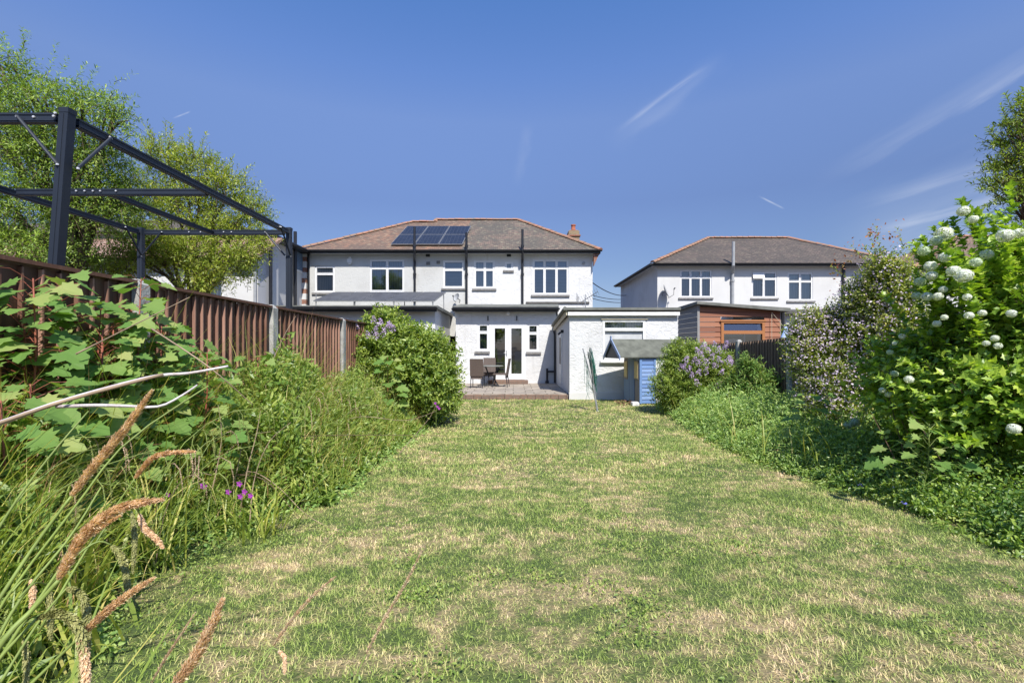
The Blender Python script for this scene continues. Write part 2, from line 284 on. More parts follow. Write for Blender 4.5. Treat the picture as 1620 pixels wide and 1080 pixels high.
M['leaf_beauty'] = leaf_mat('small_shrub_leaves', [(0.150,0.203,0.065), (0.206,0.269,0.061), (0.376,0.420,0.086), (0.565,0.504,0.138)], nscale=2)
M['leaf_bronze'] = leaf_mat('bronze_young_leaves', [(0.242,0.078,0.050), (0.391,0.129,0.066), (0.452,0.219,0.093), (0.301,0.284,0.080)], nscale=8)
M['sedge'] = leaf_mat('sedge_blades', [(0.166,0.255,0.045), (0.243,0.312,0.052), (0.415,0.441,0.088), (0.727,0.569,0.249)], nscale=6)
M['dry_blade'] = leaf_mat('dry_grass_blades', [(0.530,0.291,0.159), (0.572,0.349,0.199), (0.753,0.492,0.292)], nscale=6)
M['catkin_g'] = leaf_mat('green_seed_scales', [(0.17,0.18,0.05), (0.30,0.30,0.10), (0.42,0.39,0.16)], trans=0.15, rough=0.6, nscale=20)
M['catkin_b'] = leaf_mat('brown_seed_scales', [(0.48,0.29,0.17), (0.68,0.46,0.29), (0.82,0.62,0.43), (0.88,0.72,0.55)], trans=0.3, rough=0.6, nscale=20)
M['lilac_fl'] = leaf_mat('lilac_petals', [(0.36,0.23,0.50), (0.55,0.40,0.68), (0.74,0.60,0.80)], trans=0.25, nscale=6)
M['pink_fl'] = leaf_mat('pale_mauve_petals', [(0.38,0.28,0.42), (0.60,0.48,0.62), (0.78,0.68,0.78)], trans=0.25, nscale=6)
M['white_fl'] = leaf_mat('white_florets', [(0.55,0.58,0.50), (0.72,0.74,0.68), (0.84,0.84,0.80)], trans=0.2, nscale=9)
M['green_fl'] = leaf_mat('greenish_florets', [(0.38,0.48,0.30), (0.55,0.63,0.46), (0.66,0.72,0.58)], trans=0.2, nscale=9)
M['purple_fl'] = leaf_mat('purple_petals', [(0.30,0.03,0.36), (0.48,0.08,0.55)], nscale=6)
M['yellow_fl'] = leaf_mat('yellow_petals', [(0.70,0.42,0.03), (0.85,0.58,0.05)], nscale=6)
M['blue_fl'] = leaf_mat('blue_petals', [(0.12,0.13,0.55), (0.25,0.25,0.70)], nscale=6)
# ---------------------------------------------------------------- helpers
def gz(Y):
    Y = np.asarray(Y, dtype=float); t = np.clip(1-Y/14.0, 0, 1.0); return 0.6*t*t
def P(px, py, Y): return Vector(((px-CX)*Y/F, Y, H+(CY-py)*Y/F))
def on_ground(px, py):
    a, b = 0.3, 200.0
    for _ in range(60):
        m = (a+b)/2
        if (H-float(gz(m)))*F/m > py-CY: a = m
        else: b = m
    return ((px-CX)*a/F, a)
def wloc(o):
    v = Vector((0,0,0))
    while o is not None: v += o.location; o = o.parent
    return v
def tag(o, label=None, cat=None, group=None, kind=None):
    if label: o['label'] = label
    if cat: o['category'] = cat
    if group: o['group'] = group
    if kind: o['kind'] = kind
    return o
def thing(name, loc, label, cat, group=None):
    o = bpy.data.objects.new(name, None); col.objects.link(o); o.location = loc; o.empty_display_size = 0.1
    return tag(o, label, cat, group)
def link_mesh(name, V_, loops, starts, totals, mat, parent, r=None, smooth=False, uv=False, center=None):
    V_ = np.asarray(V_, dtype=np.float64)
    c = (V_.min(0)+V_.max(0))/2 if center is None else np.array(center)
    me = bpy.data.meshes.new(name); me.vertices.add(len(V_)); me.vertices.foreach_set('co', (V_-c).astype(np.float32).ravel())
    me.loops.add(len(loops)); me.loops.foreach_set('vertex_index', np.asarray(loops, dtype=np.int32))
    me.polygons.add(len(starts)); me.polygons.foreach_set('loop_start', np.asarray(starts, dtype=np.int32))
    if r is not None:
        a = me.attributes.new('rnd', 'FLOAT', 'FACE'); a.data.foreach_set('value', np.asarray(r, dtype=np.float32))
    me.polygons.foreach_set('use_smooth', np.full(len(starts), bool(smooth)))
    if mat: me.materials.append(mat)
    me.update(calc_edges=True); me.validate()
    if uv:
        ul = me.uv_layers.new(name='UVMap'); buf = np.zeros(len(me.loops)*2)
        vs = V_
        for p in me.polygons:
            n = np.array(p.normal)
            t = np.cross((0,0,1), n); L = np.linalg.norm(t)
            t = np.array((1.0,0,0)) if L < 0.05 else t/L
            b = np.cross(n, t) if L >= 0.05 else np.array((0,1.0,0))
            for li in p.loop_indices:
                q = vs[me.loops[li].vertex_index]; buf[2*li] = q@t; buf[2*li+1] = q@b
        ul.data.foreach_set('uv', buf)
    o = bpy.data.objects.new(name, me); col.objects.link(o)
    pw = wloc(parent) if parent is not None else Vector((0,0,0))
    o.parent = parent; o.location = Vector(c)-pw
    return o
class MB:
    def __init__(s): s.v = []; s.f = []; s.r = []; s.cr = 0.5
    def add(s, vs, fs):
        k = len(s.v); s.v += [tuple(x) for x in vs]; s.f += [tuple(i+k for i in f) for f in fs]; s.r += [s.cr]*len(fs); return s
    def box(s, x0, x1, y0, y1, z0, z1, bev=0.0):
        if bev <= 0:
            return s.add([(x0,y0,z0),(x1,y0,z0),(x1,y1,z0),(x0,y1,z0),(x0,y0,z1),(x1,y0,z1),(x1,y1,z1),(x0,y1,z1)],
                     [(0,3,2,1),(4,5,6,7),(0,1,5,4),(1,2,6,5),(2,3,7,6),(3,0,4,7)])
        b = bev; vs = []
        for z, i in ((z0,b),(z0+b,0),(z1-b,0),(z1,b)):
            vs += [(x0+i,y0+i,z),(x1-i,y0+i,z),(x1-i,y1-i,z),(x0+i,y1-i,z)]
        fs = [(3,2,1,0),(12,13,14,15)]
        for k in range(3):
            for j in range(4): a = 4*k+j; c = 4*k+(j+1)%4; fs.append((a, c, c+4, a+4))
        return s.add(vs, fs)
    def hexa(s, p):  # 8 points: bottom 4 ccw, top 4 ccw
        return s.add(p, [(0,3,2,1),(4,5,6,7),(0,1,5,4),(1,2,6,5),(2,3,7,6),(3,0,4,7)])
    def tube(s, pts, rad, n=8, cap=True):
        pts = [Vector(p) for p in pts]; m = len(pts); rad = [rad]*m if isinstance(rad, (int, float)) else rad
        vs = []; up = None
        for i, p in enumerate(pts):
            d = (pts[min(i+1, m-1)]-pts[max(i-1, 0)]).normalized()
            if up is None: up = Vector((0,0,1)) if abs(d.z) < 0.9 else Vector((0,1,0))
            a = d.cross(up)
            if a.length < 1e-4: a = d.cross(Vector((1,0.3,0)))
            a.normalize(); b = a.cross(d).normalized(); up = b
            for k in range(n):
                t = 2*math.pi*k/n; vs.append(p+(a*math.cos(t)+b*math.sin(t))*rad[i])
        fs = [(i*n+k, i*n+(k+1)%n, (i+1)*n+(k+1)%n, (i+1)*n+k) for i in range(m-1) for k in range(n)]
        if cap: fs += [tuple(range(n-1,-1,-1)), tuple((m-1)*n+k for k in range(n))]
        return s.add(vs, fs)
    def lathe(s, c, prof, n=16, axis='Z'):
        vs = []
        for (r_, h_) in prof:
            for k in range(n):
                t = 2*math.pi*k/n; q = (r_*math.cos(t), r_*math.sin(t), h_)
                if axis == 'Y': q = (q[0], q[2], q[1])
                vs.append((c[0]+q[0], c[1]+q[1], c[2]+q[2]))
        m = len(prof); fs = [(i*n+k, i*n+(k+1)%n, (i+1)*n+(k+1)%n, (i+1)*n+k) for i in range(m-1) for k in range(n)]
        return s.add(vs, fs+[tuple(range(n-1,-1,-1)), tuple((m-1)*n+k for k in range(n))])
    def wall(s, x0, x1, z0, z1, y, holes=(), depth=0.10):
        """front facing -Y with real openings and reveals"""
        xs = sorted({x0, x1, *[h[0] for h in holes], *[h[1] for h in holes]}); zs = sorted({z0, z1, *[h[2] for h in holes], *[h[3] for h in holes]})
        for i in range(len(xs)-1):
            for j in range(len(zs)-1):
                cx_, cz_ = (xs[i]+xs[i+1])/2, (zs[j]+zs[j+1])/2
                if any(h[0] < cx_ < h[1] and h[2] < cz_ < h[3] for h in holes): continue
                s.add([(xs[i],y,zs[j]),(xs[i+1],y,zs[j]),(xs[i+1],y,zs[j+1]),(xs[i],y,zs[j+1])], [(0,1,2,3)])
        for (a, b, c, d) in holes:
            e = y+depth
            s.add([(a,y,c),(a,y,d),(a,e,d),(a,e,c)], [(0,3,2,1)]); s.add([(b,y,c),(b,y,d),(b,e,d),(b,e,c)], [(0,1,2,3)])
            s.add([(a,y,c),(b,y,c),(b,e,c),(a,e,c)], [(0,1,2,3)]); s.add([(a,y,d),(b,y,d),(b,e,d),(a,e,d)], [(0,3,2,1)])
        return s
    def build(s, name, mat, parent=None, smooth=False):
        loops = []; st = []; t = 0
        for f in s.f: st.append(t); loops += f; t += len(f)
        return link_mesh(name, s.v, loops, st, None, mat, parent, s.r, smooth, uv=True)
def norm(a): return a/np.maximum(np.linalg.norm(a, axis=-1, keepdims=True), 1e-9)
# leaf templates: vertices as (along, across, up), faces
T_OVAL = (np.array([(0,0,0),(.45,0,-.03),(1,0,-.14),(.22,.23,.05),(.62,.22,.02),(.22,-.23,.05),(.62,-.22,.02)]), [(0,1,4,3),(1,2,4),(0,5,6,1),(1,6,2)])
T_LANCE = (np.array([(0,0,0),(.5,0,-.03),(1,0,-.16),(.25,.12,.03),(.65,.11,.0),(.25,-.12,.03),(.65,-.11,.0)]), [(0,1,4,3),(1,2,4),(0,5,6,1),(1,6,2)])
T_DIA = (np.array([(0,0,0),(.45,.27,.06),(1,0,-.08),(.45,-.27,.06)]), [(0,1,2),(0,2,3)][::1])
T_PETAL = (np.array([(0,0,0),(.5,.35,.08),(1,0,.0),(.5,-.35,.08)]), [(0,3,2,1)])
def _maple():
    pr = [(0.0,0.0),(0.02,.16),(-.12,.36),(.10,.38),(.16,.62),(.34,.42),(.52,.60),(.55,.30),(.78,.28),(1.05,0.0)]
    v = [(.18,0,-.02)]+[(a, b, .10*abs(b)-.12*a*a) for a, b in pr]+[(a, -b, .10*abs(b)-.12*a*a) for a, b in pr[1:-1][::-1]]
    n = len(v)-1; return (np.array(v), [(0, 1+(i+1) % n, 1+i) for i in range(n)])
T_MAPLE = _maple()
_th = np.linspace(0, 2*math.pi, 8, endpoint=False)
def _vib():
    pr = [(0,0),(.12,.30),(.36,.26),(.46,.46),(.60,.22),(1.0,0)]
    v = [(.25,0,-.03)]+[(a, b, .12*abs(b)-.1*a*a) for a, b in pr]+[(a, -b, .12*abs(b)-.1*a*a) for a, b in pr[1:-1][::-1]]
    n = len(v)-1; return (np.array(v), [(0, 1+(i+1) % n, 1+i) for i in range(n)])
T_VIB = _vib()
def leaves(name, p, d, n, size, tpl, mat, parent=None, r=None, center=None):
    p = np.asarray(p, float); Nn = len(p); d = norm(np.asarray(d, float)); s_ = norm(np.cross(n, d)); n2 = np.cross(d, s_)
    size = np.broadcast_to(np.asarray(size, float), (Nn,)); tv, tf = tpl; k = len(tv)
    V_ = p[:,None,:] + size[:,None,None]*(tv[None,:,0:1]*d[:,None,:] + tv[None,:,1:2]*s_[:,None,:] + tv[None,:,2:3]*n2[:,None,:])
    lp = np.concatenate([np.array(f) for f in tf]); cnt = np.array([len(f) for f in tf]); stt = np.concatenate([[0], np.cumsum(cnt)[:-1]]); tl = len(lp)
    loops = (lp[None,:]+k*np.arange(Nn)[:,None]).ravel(); starts = (stt[None,:]+tl*np.arange(Nn)[:,None]).ravel()
    r = rng.random(Nn) if r is None else r
    return link_mesh(name, V_.reshape(-1,3), loops, starts, None, mat, parent, np.repeat(r, len(tf)), center=center)
def blades(name, p, az, length, width, th0, bend, mat, parent=None, segs=3, r=None, power=1.0, face=None):
    """grass-like strips: az azimuth, th0 start elevation, bend total angle lost"""
    p = np.asarray(p, float); Nn = len(p); f = lambda x: np.broadcast_to(np.asarray(x, float), (Nn,))
    az, length, width, th0, bend = map(f, (az, length, width, th0, bend))
    hd = np.stack([np.cos(az), np.sin(az), 0*az], 1); fa = az+math.pi/2 if face is None else face; sd = np.stack([np.cos(fa), np.sin(fa), 0*az], 1)
    rows = []; q = p.copy()
    for i in range(segs+1):
        t = i/segs; w = width*(1-t**1.6)*0.5 if i else width*0.35
        if i < segs: rows += [q-sd*w[:,None], q+sd*w[:,None]]
        else: rows += [q]
        th = th0-bend*((i+0.5)/segs)**power; q = q+(length/segs)[:,None]*(np.cos(th)[:,None]*hd+np.sin(th)[:,None]*np.array([0,0,1.0]))
    V_ = np.stack(rows, 1); k = V_.shape[1]; tf = [(2*i,2*i+1,2*i+3,2*i+2) for i in range(segs-1)]+[(2*segs-2,2*segs-1,2*segs)]
    lp = np.concatenate([np.array(a) for a in tf]); cnt = np.array([len(a) for a in tf]); stt = np.concatenate([[0], np.cumsum(cnt)[:-1]]); tl = len(lp)
    r = rng.random(Nn) if r is None else r
    return link_mesh(name, V_.reshape(-1,3), (lp[None,:]+k*np.arange(Nn)[:,None]).ravel(), (stt[None,:]+tl*np.arange(Nn)[:,None]).ravel(), None, mat, parent, np.repeat(r, len(tf)))
def lump(d, seed=0.0, f=3.0):
    return (np.sin(d[:,0]*f+seed)*np.sin(d[:,1]*f*1.3+seed*2.1)+np.sin(d[:,2]*f*1.7+seed*0.7+d[:,0]*2)+np.sin(d[:,1]*f*2.3+d[:,2]*f*2.1+seed))/3
def blob_points(blobs, n, lo=0.8, hi=1.0, minz=None, seed=1.0, upbias=0.25, cull=0.75, lumpy=0.22):
    """points near the surfaces of a set of ellipsoids (cx,cy,cz,rx,ry,rz), with outward directions"""
    B = np.array(blobs, float); A = (B[:,3]*B[:,4]+B[:,4]*B[:,5]+B[:,3]*B[:,5]); A /= A.sum()
    outp = []; outd = []; got = 0
    while got < n:
        m = int((n-got)*2.2)+50; i = rng.choice(len(B), m, p=A); d = norm(rng.normal(size=(m,3))+np.array([0,0,upbias]))
        k = rng.uniform(lo, hi, m)*(1+lumpy*lump(d*2.2+B[i,:3], seed)); q = B[i,:3]+B[i,3:]*d*k[:,None]
        ok = np.ones(m, bool)
        for j in range(len(B)):
            dist = np.linalg.norm((q-B[j,:3])/B[j,3:], axis=1); ok &= ~((dist < cull*lo) & (i != j))
        if minz is not None: ok &= q[:,2] > (minz(q) if callable(minz) else minz)
        outp.append(q[ok]); outd.append(norm(d[ok]/B[i,3:][ok])); got += ok.sum()
    return np.concatenate(outp)[:n], np.concatenate(outd)[:n]
def shoots(o, d, L, nl, size, spread=0.8, droop=0.15, twig_r=0.004, jitter=0.3, upn=0.8):
    """leaves set alternately along short shoots; returns leaf pos, dir, normal, size and shoot polylines"""
    M_ = len(o); L = np.broadcast_to(np.asarray(L, float), (M_,)); d = norm(d)
    t = (np.arange(nl)+0.6)/nl; t = np.clip(t[None,:]+rng.uniform(-.4,.4,(M_,nl))/nl, 0, 1)
    q = o[:,None,:]+d[:,None,:]*(L[:,None]*t)[:,:,None]; q[:,:,2] -= droop*L[:,None]*t*t
    ref = norm(np.cross(d, rng.normal(size=(M_,3)))); ref2 = np.cross(d, ref)
    ph = (np.arange(nl)*2.4)[None,:]+rng.uniform(0,6.28,(M_,1)); rad = np.cos(ph)[:,:,None]*ref[:,None,:]+np.sin(ph)[:,:,None]*ref2[:,None,:]
    ld = norm(d[:,None,:]*(0.35+t[:,:,None]*0.5)+rad*spread+rng.normal(size=(M_,nl,3))*jitter*0.5)
    ln = norm(np.array([0,0,1.0])*upn+d[:,None,:]*0.45-rad*0.1+rng.normal(size=(M_,nl,3))*jitter)
    sz = size*rng.uniform(0.6,1.15,(M_,nl))*(1-0.3*t**3)
    e = o+d*L[:,None]; e[:,2] -= droop*L; mid = o+d*(L*0.5)[:,None]; mid[:,2] -= droop*L*0.25
    return q.reshape(-1,3), ld.reshape(-1,3), ln.reshape(-1,3), sz.ravel(), (o, mid, e)
def twigs(name, segs, r0, mat, parent):
    o, m, e = segs; k = len(o); rows = []
    for q, rr in ((o, r0), (m, r0*0.7), (e, r0*0.3)):
        for a in range(3): rows.append(q+np.array([math.cos(a*2.1)*rr, math.sin(a*2.1)*rr, math.cos(a*2.1+1)*rr*0.5]))
    V_ = np.stack(rows, 1); tf = [(i*3+a, i*3+(a+1)%3, (i+1)*3+(a+1)%3, (i+1)*3+a) for i in range(2) for a in range(3)]
    lp = np.concatenate([np.array(f) for f in tf])
    return link_mesh(name, V_.reshape(-1,3), (lp[None,:]+9*np.arange(k)[:,None]).ravel(), np.arange(k*6)*4, None, mat, parent, np.repeat(rng.random(k), 6))
def copy_tree(o, parent=None):
    c = o.copy(); col.objects.link(c); c.parent = parent
    for ch in list(o.children): copy_tree(ch, c)
    return c
# ================================================================ SETTING
def grid_strip(name, xl, xr, ys, nx, mat, dz=0.0, kind='structure'):
    V_ = []; 
    for y in ys:
        a, b = xl(y), xr(y)
        for i in range(nx+1): V_.append((a+(b-a)*i/nx, y, float(gz(y))+dz))
    fs = [(j*(nx+1)+i, j*(nx+1)+i+1, (j+1)*(nx+1)+i+1, (j+1)*(nx+1)+i) for j in range(len(ys)-1) for i in range(nx)]
    m = MB(); m.add(V_, fs); return tag(m.build(name, mat, None, smooth=True), kind=kind)
grid_strip('ground', lambda y: -900, lambda y: 900, [-400, -40, -5]+[i*0.5 for i in range(0, 29)]+[16, 20, 60, 200, 900], 4, M['soil'], -0.012)
LE = sorted([on_ground(*q)[::-1] for q in [(738,634),(700,655),(655,690),(638,702),(590,735),(555,765),(515,800),(430,815),(375,838),(320,862),(250,890),(190,930),(120,1000),(60,1080)]])
RE = sorted([on_ground(*q)[::-1] for q in [(1040,642),(1080,672),(1130,700),(1200,730),(1290,760),(1400,795),(1480,820),(1560,850),(1620,872)]])
LEy, LEx = np.array(LE).T; REy, REx = np.array(RE).T
def XL(y): return float(np.interp(y, LEy, LEx)) if y >= LEy[0] else LEx[0]
def XR(y): return float(np.interp(y, REy, REx))
grid_strip('lawn', lambda y: XL(y)-0.05 if y < 13.4 else -2.2, lambda y: XR(y)+0.06 if y < 13 else 4.6, [-1.0]+[i*0.25 for i in range(0, 57)], 12, M['lawn'], 0.0)
# patio: slabs on a brick edge
pm = MB(); pm.box(-2.5, 1.62, 14.22, 18.39, -0.1, 0.15); tag(pm.build('patio', M['paving']), kind='structure')
pe = MB()
x = -2.5
while x < 1.60:
    w = 0.215; dzr = random.uniform(-.006, .006); pe.cr = random.random(); pe.box(x, min(x+w, 1.615), 14.10+random.uniform(-.008, .008), 14.217, -0.06, 0.128+dzr, 0.006); x += w+0.010
tag(pe.build('patio_edging', M['brick_edge']), kind='structure')

# ================================================================ BUILDINGS
def window(parent, px0, px1, py0, py1, Y, cols=(), transom=None, sill=True, back='dark_curtain', mat='upvc', fw=0.055, sillpx=None, sashes=True, name='window'):
    """frame with bars; pane, blind and sill are its sub-parts. pixel box -> wall opening at depth Y"""
    a = P(px0, py1, Y); b = P(px1, py0, Y); x0, x1, z0, z1 = a.x, b.x, a.z, b.z
    y0, y1 = Y+0.025, Y+0.085; m = MB()
    m.box(x0, x0+fw, y0, y1, z0, z1); m.box(x1-fw, x1, y0, y1, z0, z1); m.box(x0+fw, x1-fw, y0, y1, z0, z0+fw); m.box(x0+fw, x1-fw, y0, y1, z1-fw, z1)
    xs = [x0+fw]+[P(c, 0, Y).x for c in cols]+[x1-fw]; zt = P(0, transom, Y).z if transom else None
    for c in xs[1:-1]: m.box(c-fw/2, c+fw/2, y0+0.003, y1, z0+fw, z1-fw)
    if zt:
        for i in range(len(xs)-1):
            l = xs[i]+(fw/2 if i else 0); r = xs[i+1]-(fw/2 if i < len(xs)-2 else 0); m.box(l, r, y0+0.003, y1, zt-fw/2, zt+fw/2)
    if sashes:
        s = 0.022; zz = [z0+fw, zt-fw/2, zt+fw/2, z1-fw] if zt else [z0+fw, z1-fw]
        for i in range(len(xs)-1):
            l = xs[i]+(fw/2 if i else 0)+.004; r = xs[i+1]-(fw/2 if i < len(xs)-2 else 0)-.004
            for j in range(0, len(zz), 2):
                c, d = zz[j]+.004, zz[j+1]-.004
                m.box(l, l+s, y0-0.012, y0+0.03, c, d); m.box(r-s, r, y0-0.012, y0+0.03, c, d); m.box(l+s, r-s, y0-0.012, y0+0.03, c, c+s); m.box(l+s, r-s, y0-0.012, y0+0.03, d-s, d)
    o = m.build(name, M[mat], parent)
    g = MB(); g.add([(x0+.01,Y+.055,z0+.01),(x1-.01,Y+.055,z0+.01),(x1-.01,Y+.055,z1-.01),(x0+.01,Y+.055,z1-.01)], [(0,1,2,3)]); g.build('pane', M['glass'], o)
    k = MB(); k.add([(x0,Y+.16,z0),(x1,Y+.16,z0),(x1,Y+.16,z1),(x0,Y+.16,z1)], [(0,1,2,3)]); k.build('curtain', M[back], o)
    if sill:
        l, r = (P(sillpx[0], 0, Y).x, P(sillpx[1], 0, Y).x) if sillpx else (x0-.08, x1+.08)
        q = MB(); q.box(l, r, Y-0.07, Y+0.02, z0-0.10, z0-0.012, 0.008); q.build('sill', M['stone'], o)
        q = MB(); q.box(x0-.01, x1+.01, Y-0.045, Y+0.024, z0-0.010, z0+0.022, 0.004); q.build('sill_nosing', M[mat], o)
    return o
def hole(px0, px1, py0, py1, Y): a = P(px0, py1, Y); b = P(px1, py0, Y); return (a.x, b.x, a.z, b.z)
def pipe(parent, pts, r, mat='black', name='drainpipe', collars=()):
    m = MB(); m.tube(pts, r, 10)
    for c in collars: m.tube([(c[0], c[1], c[2]-.05), (c[0], c[1], c[2]+.05)], r*1.35, 10)
    return m.build(name, M[mat], parent, smooth=False)
def gutter(parent, x0, x1, y, z, mat='black', r=0.06):
    m = MB(); n = 8; vs = []
    for xx in (x0, x1):
        for k in range(n+1):
            t = math.pi+math.pi*k/n; vs.append((xx, y+math.cos(t)*r, z+math.sin(t)*r))
        for k in range(n, -1, -1):
            t = math.pi+math.pi*k/n; vs.append((xx, y+math.cos(t)*(r-.012), z+math.sin(t)*(r-.012)))
    q = 2*(n+1); m.add(vs, [(k, (k+1) % q, q+(k+1) % q, q+k) for k in range(q)]+[tuple(range(q-1,-1,-1)), tuple(range(q, 2*q))])
    k = x0+0.4
    while k < x1: m.box(k-.012, k+.012, y-r-.004, y+r+.02, z-.028, z+.006); k += 0.9
    return m.build('gutter', M[mat], parent)
def ridge_run(parent, pts, r=0.10, L=0.33, mat='ridge', name='ridge_tiles'):
    m = MB()
    for a, b in zip(pts[:-1], pts[1:]):
        a, b = Vector(a), Vector(b); n = max(1, round((b-a).length/L)); d = (b-a).normalized(); side = d.cross(Vector((0,0,1))).normalized(); up = side.cross(d).normalized()
        for i in range(n):
            m.cr = random.random(); p0 = a+(b-a)*(i/n); p1 = a+(b-a)*((i+0.97)/n); vs = []; jit = random.uniform(-.008, .008)
            for p, rr in ((p0, r*1.05), (p1, r*0.94)):
                for k in range(7):
                    t = math.pi*k/6; vs.append(p+side*math.cos(t)*rr*1.15+up*(math.sin(t)*rr*0.85-0.02+jit))
            m.add(vs, [(k, k+1, 8+k, 7+k) for k in range(6)]+[tuple(range(6,-1,-1)), tuple(range(7, 14))])
    return m.build(name, M[mat], parent)
def dish(parent, c, rad, face, mat='steel', name='satellite_dish'):
    m = MB(); f = Vector(face).normalized(); s = f.cross(Vector((0,0,1))).normalized(); u = s.cross(f); c = Vector(c); vs = [c-f*0.02]; n = 18
    rings = [(0.35, .0), (0.7, .03), (1.0, .075)]
    for q, h_ in rings:
        for k in range(n): t = 2*math.pi*k/n; vs.append(c+f*h_+(s*math.cos(t)*0.86+u*math.sin(t))*rad*q)
    fs = [(0, 1+(k+1) % n, 1+k) for k in range(n)]
    for i in range(2): fs += [(1+i*n+k, 1+i*n+(k+1) % n, 1+(i+1)*n+(k+1) % n, 1+(i+1)*n+k) for k in range(n)]
    m.add(vs, fs); o = m.build(name, M[mat], parent, smooth=True)
    b = MB(); b.tube([c-u*rad*0.9, c-u*rad*0.8+f*rad*0.8, c+f*rad*1.15-u*rad*0.1], 0.012, 6); b.tube([c+f*rad*1.1-u*rad*.15, c+f*rad*1.35-u*rad*.02], 0.03, 8); b.tube([c, c-f*0.18, c-f*0.18-u*0.12], 0.018, 6)
    b.build('dish_arm', M['black'], o); return o

# ---------------- the pair of semis straight ahead
YM = 21.0
hs = thing('semi_detached_house', (-2.7, YM, 0), 'white rendered pair of semis with solar panels on its brown roof, beyond the patio', 'house')
XLm, XRm, XP = P(487,0,YM).x, P(937.5,0,YM).x, P(738,0,YM).x
W = dict(w1=(498,529.5,420.5,462.5), w2=(585,639.5,410.5,461.5), w3=(701,734,412,455.5), w4=(750,782.5,412,456), w5=(799,811.5,414,427), w6=(843,899.5,410.5,466))
hl = [hole(*W[k], YM) for k in ('w1','w2','w3')]; hr = [hole(*W[k], YM) for k in ('w4','w5','w6')]
ZE = 5.62
m = MB(); m.wall(XLm, XP, 2.0, ZE, YM, hl); m.add([(XLm,YM,0),(XLm,YM,ZE),(XLm,29,ZE),(XLm,29,0)], [(0,1,2,3)]); m.build('wall', M['render_grey'], hs)
m = MB(); m.wall(XP, XRm, 0, ZE, YM, hr); m.add([(XRm,YM,0),(XRm,YM,ZE),(XRm,29,ZE),(XRm,29,0)], [(0,3,2,1)]); m.add([(XLm,29,0),(XRm,29,0),(XRm,29,ZE),(XLm,29,ZE)], [(0,3,2,1)]); m.build('wall', M['render_white'], hs)
m = MB(); m.box(XLm-.32, XRm+.26, YM-.34, YM-.001, ZE-.06, ZE-.02); m.box(XRm+.002, XRm+.26, YM+.0, 29, ZE-.06, ZE-.02); m.box(XLm-.32, XLm-.002, YM, 29, ZE-.06, ZE-.02); m.build('soffit', M['grey_paint'], hs)
m = MB(); m.box(XLm-.34, XRm+.28, YM-.375, YM-.342, ZE-.09, ZE+.07); m.box(XRm+.262, XRm+.285, YM-.34, 29, ZE-.09, ZE+.07); m.build('fascia', M['black'], hs)
s_ = 0.556; ye = YM-0.36; ze = ZE+0.055
def rz(y): return ze+s_*(y-ye)
FL, FR = (XLm-.36, ye, ze), (XRm+.30, ye, ze); BL, BR = (XLm-.36, 29.36, ze), (XRm+.30, 29.36, ze)
yA, yD = 24.62, 25.0; A_ = (-5.15, yA, rz(yA)); B_ = (-4.0, yA, rz(yA)); C_ = (-4.0, yD, rz(yD)); D_ = (.27, yD, rz(yD)); B2 = (-4.0, 50-yA-.0, rz(yA)); A2 = (-5.15, 50-yA, rz(yA))
pr = -2.2; fm = (pr, ye, ze); rm = (pr, yD, rz(yD))
m = MB(); m.add([FL, fm, rm, C_, B_, A_], [(0,1,2,3,4,5)]); m.add([FL, A_, A2, BL], [(0,1,2,3)]); m.add([A_, B_, B2, A2], [(0,1,2,3)]); m.add([B_, C_, B2], [(0,1,2)]); m.build('roof', M['roof_left'], hs)
m = MB(); m.add([fm, FR, D_, rm], [(0,1,2,3)]); m.add([FR, BR, D_], [(0,1,2)]); m.add([BR, BL, A2, B2, C_, D_], [(0,1,2,3,4,5)]); rf = m.build('roof', M['roof_right'], hs)
up = lambda q, d=0.03: (q[0], q[1], q[2]+d)
ridge_run(hs, [up(FL), up(A_), up(B_), up(C_), up(D_)]); ridge_run(hs, [up(FR), up(D_)])
gutter(hs, XLm-.36, XRm+.33, YM-.44, ZE+.03)
# brick kneeler at the right eave
m = MB(); m.add([(XRm+.005,YM-.3,ZE-.62),(XRm+.24,YM-.3,ZE-.1),(XRm+.005,YM-.3,ZE-.1),(XRm+.005,YM-.1,ZE-.62),(XRm+.24,YM-.1,ZE-.1),(XRm+.005,YM-.1,ZE-.1)], [(0,1,2),(3,5,4),(0,3,4,1),(0,2,5,3)]); m.build('eave_bracket', M['brick_red'], hs)
window(hs, *W['w1'], YM, transom=433, back='net', sillpx=(494,529))
w2 = window(hs, *W['w2'], YM, cols=(612.5,), transom=424, back='dark_curtain', sill=False)
window(hs, *W['w3'], YM, transom=426.5, back='blue_blind'); window(hs, *W['w4'], YM, cols=(767,), transom=426.5, back='net')
window(hs, *W['w5'], YM, back='net', sillpx=(796,813)); window(hs, *W['w6'], YM, cols=(861.5,880.5), transom=424, back='blue_blind', sillpx=(840,901))
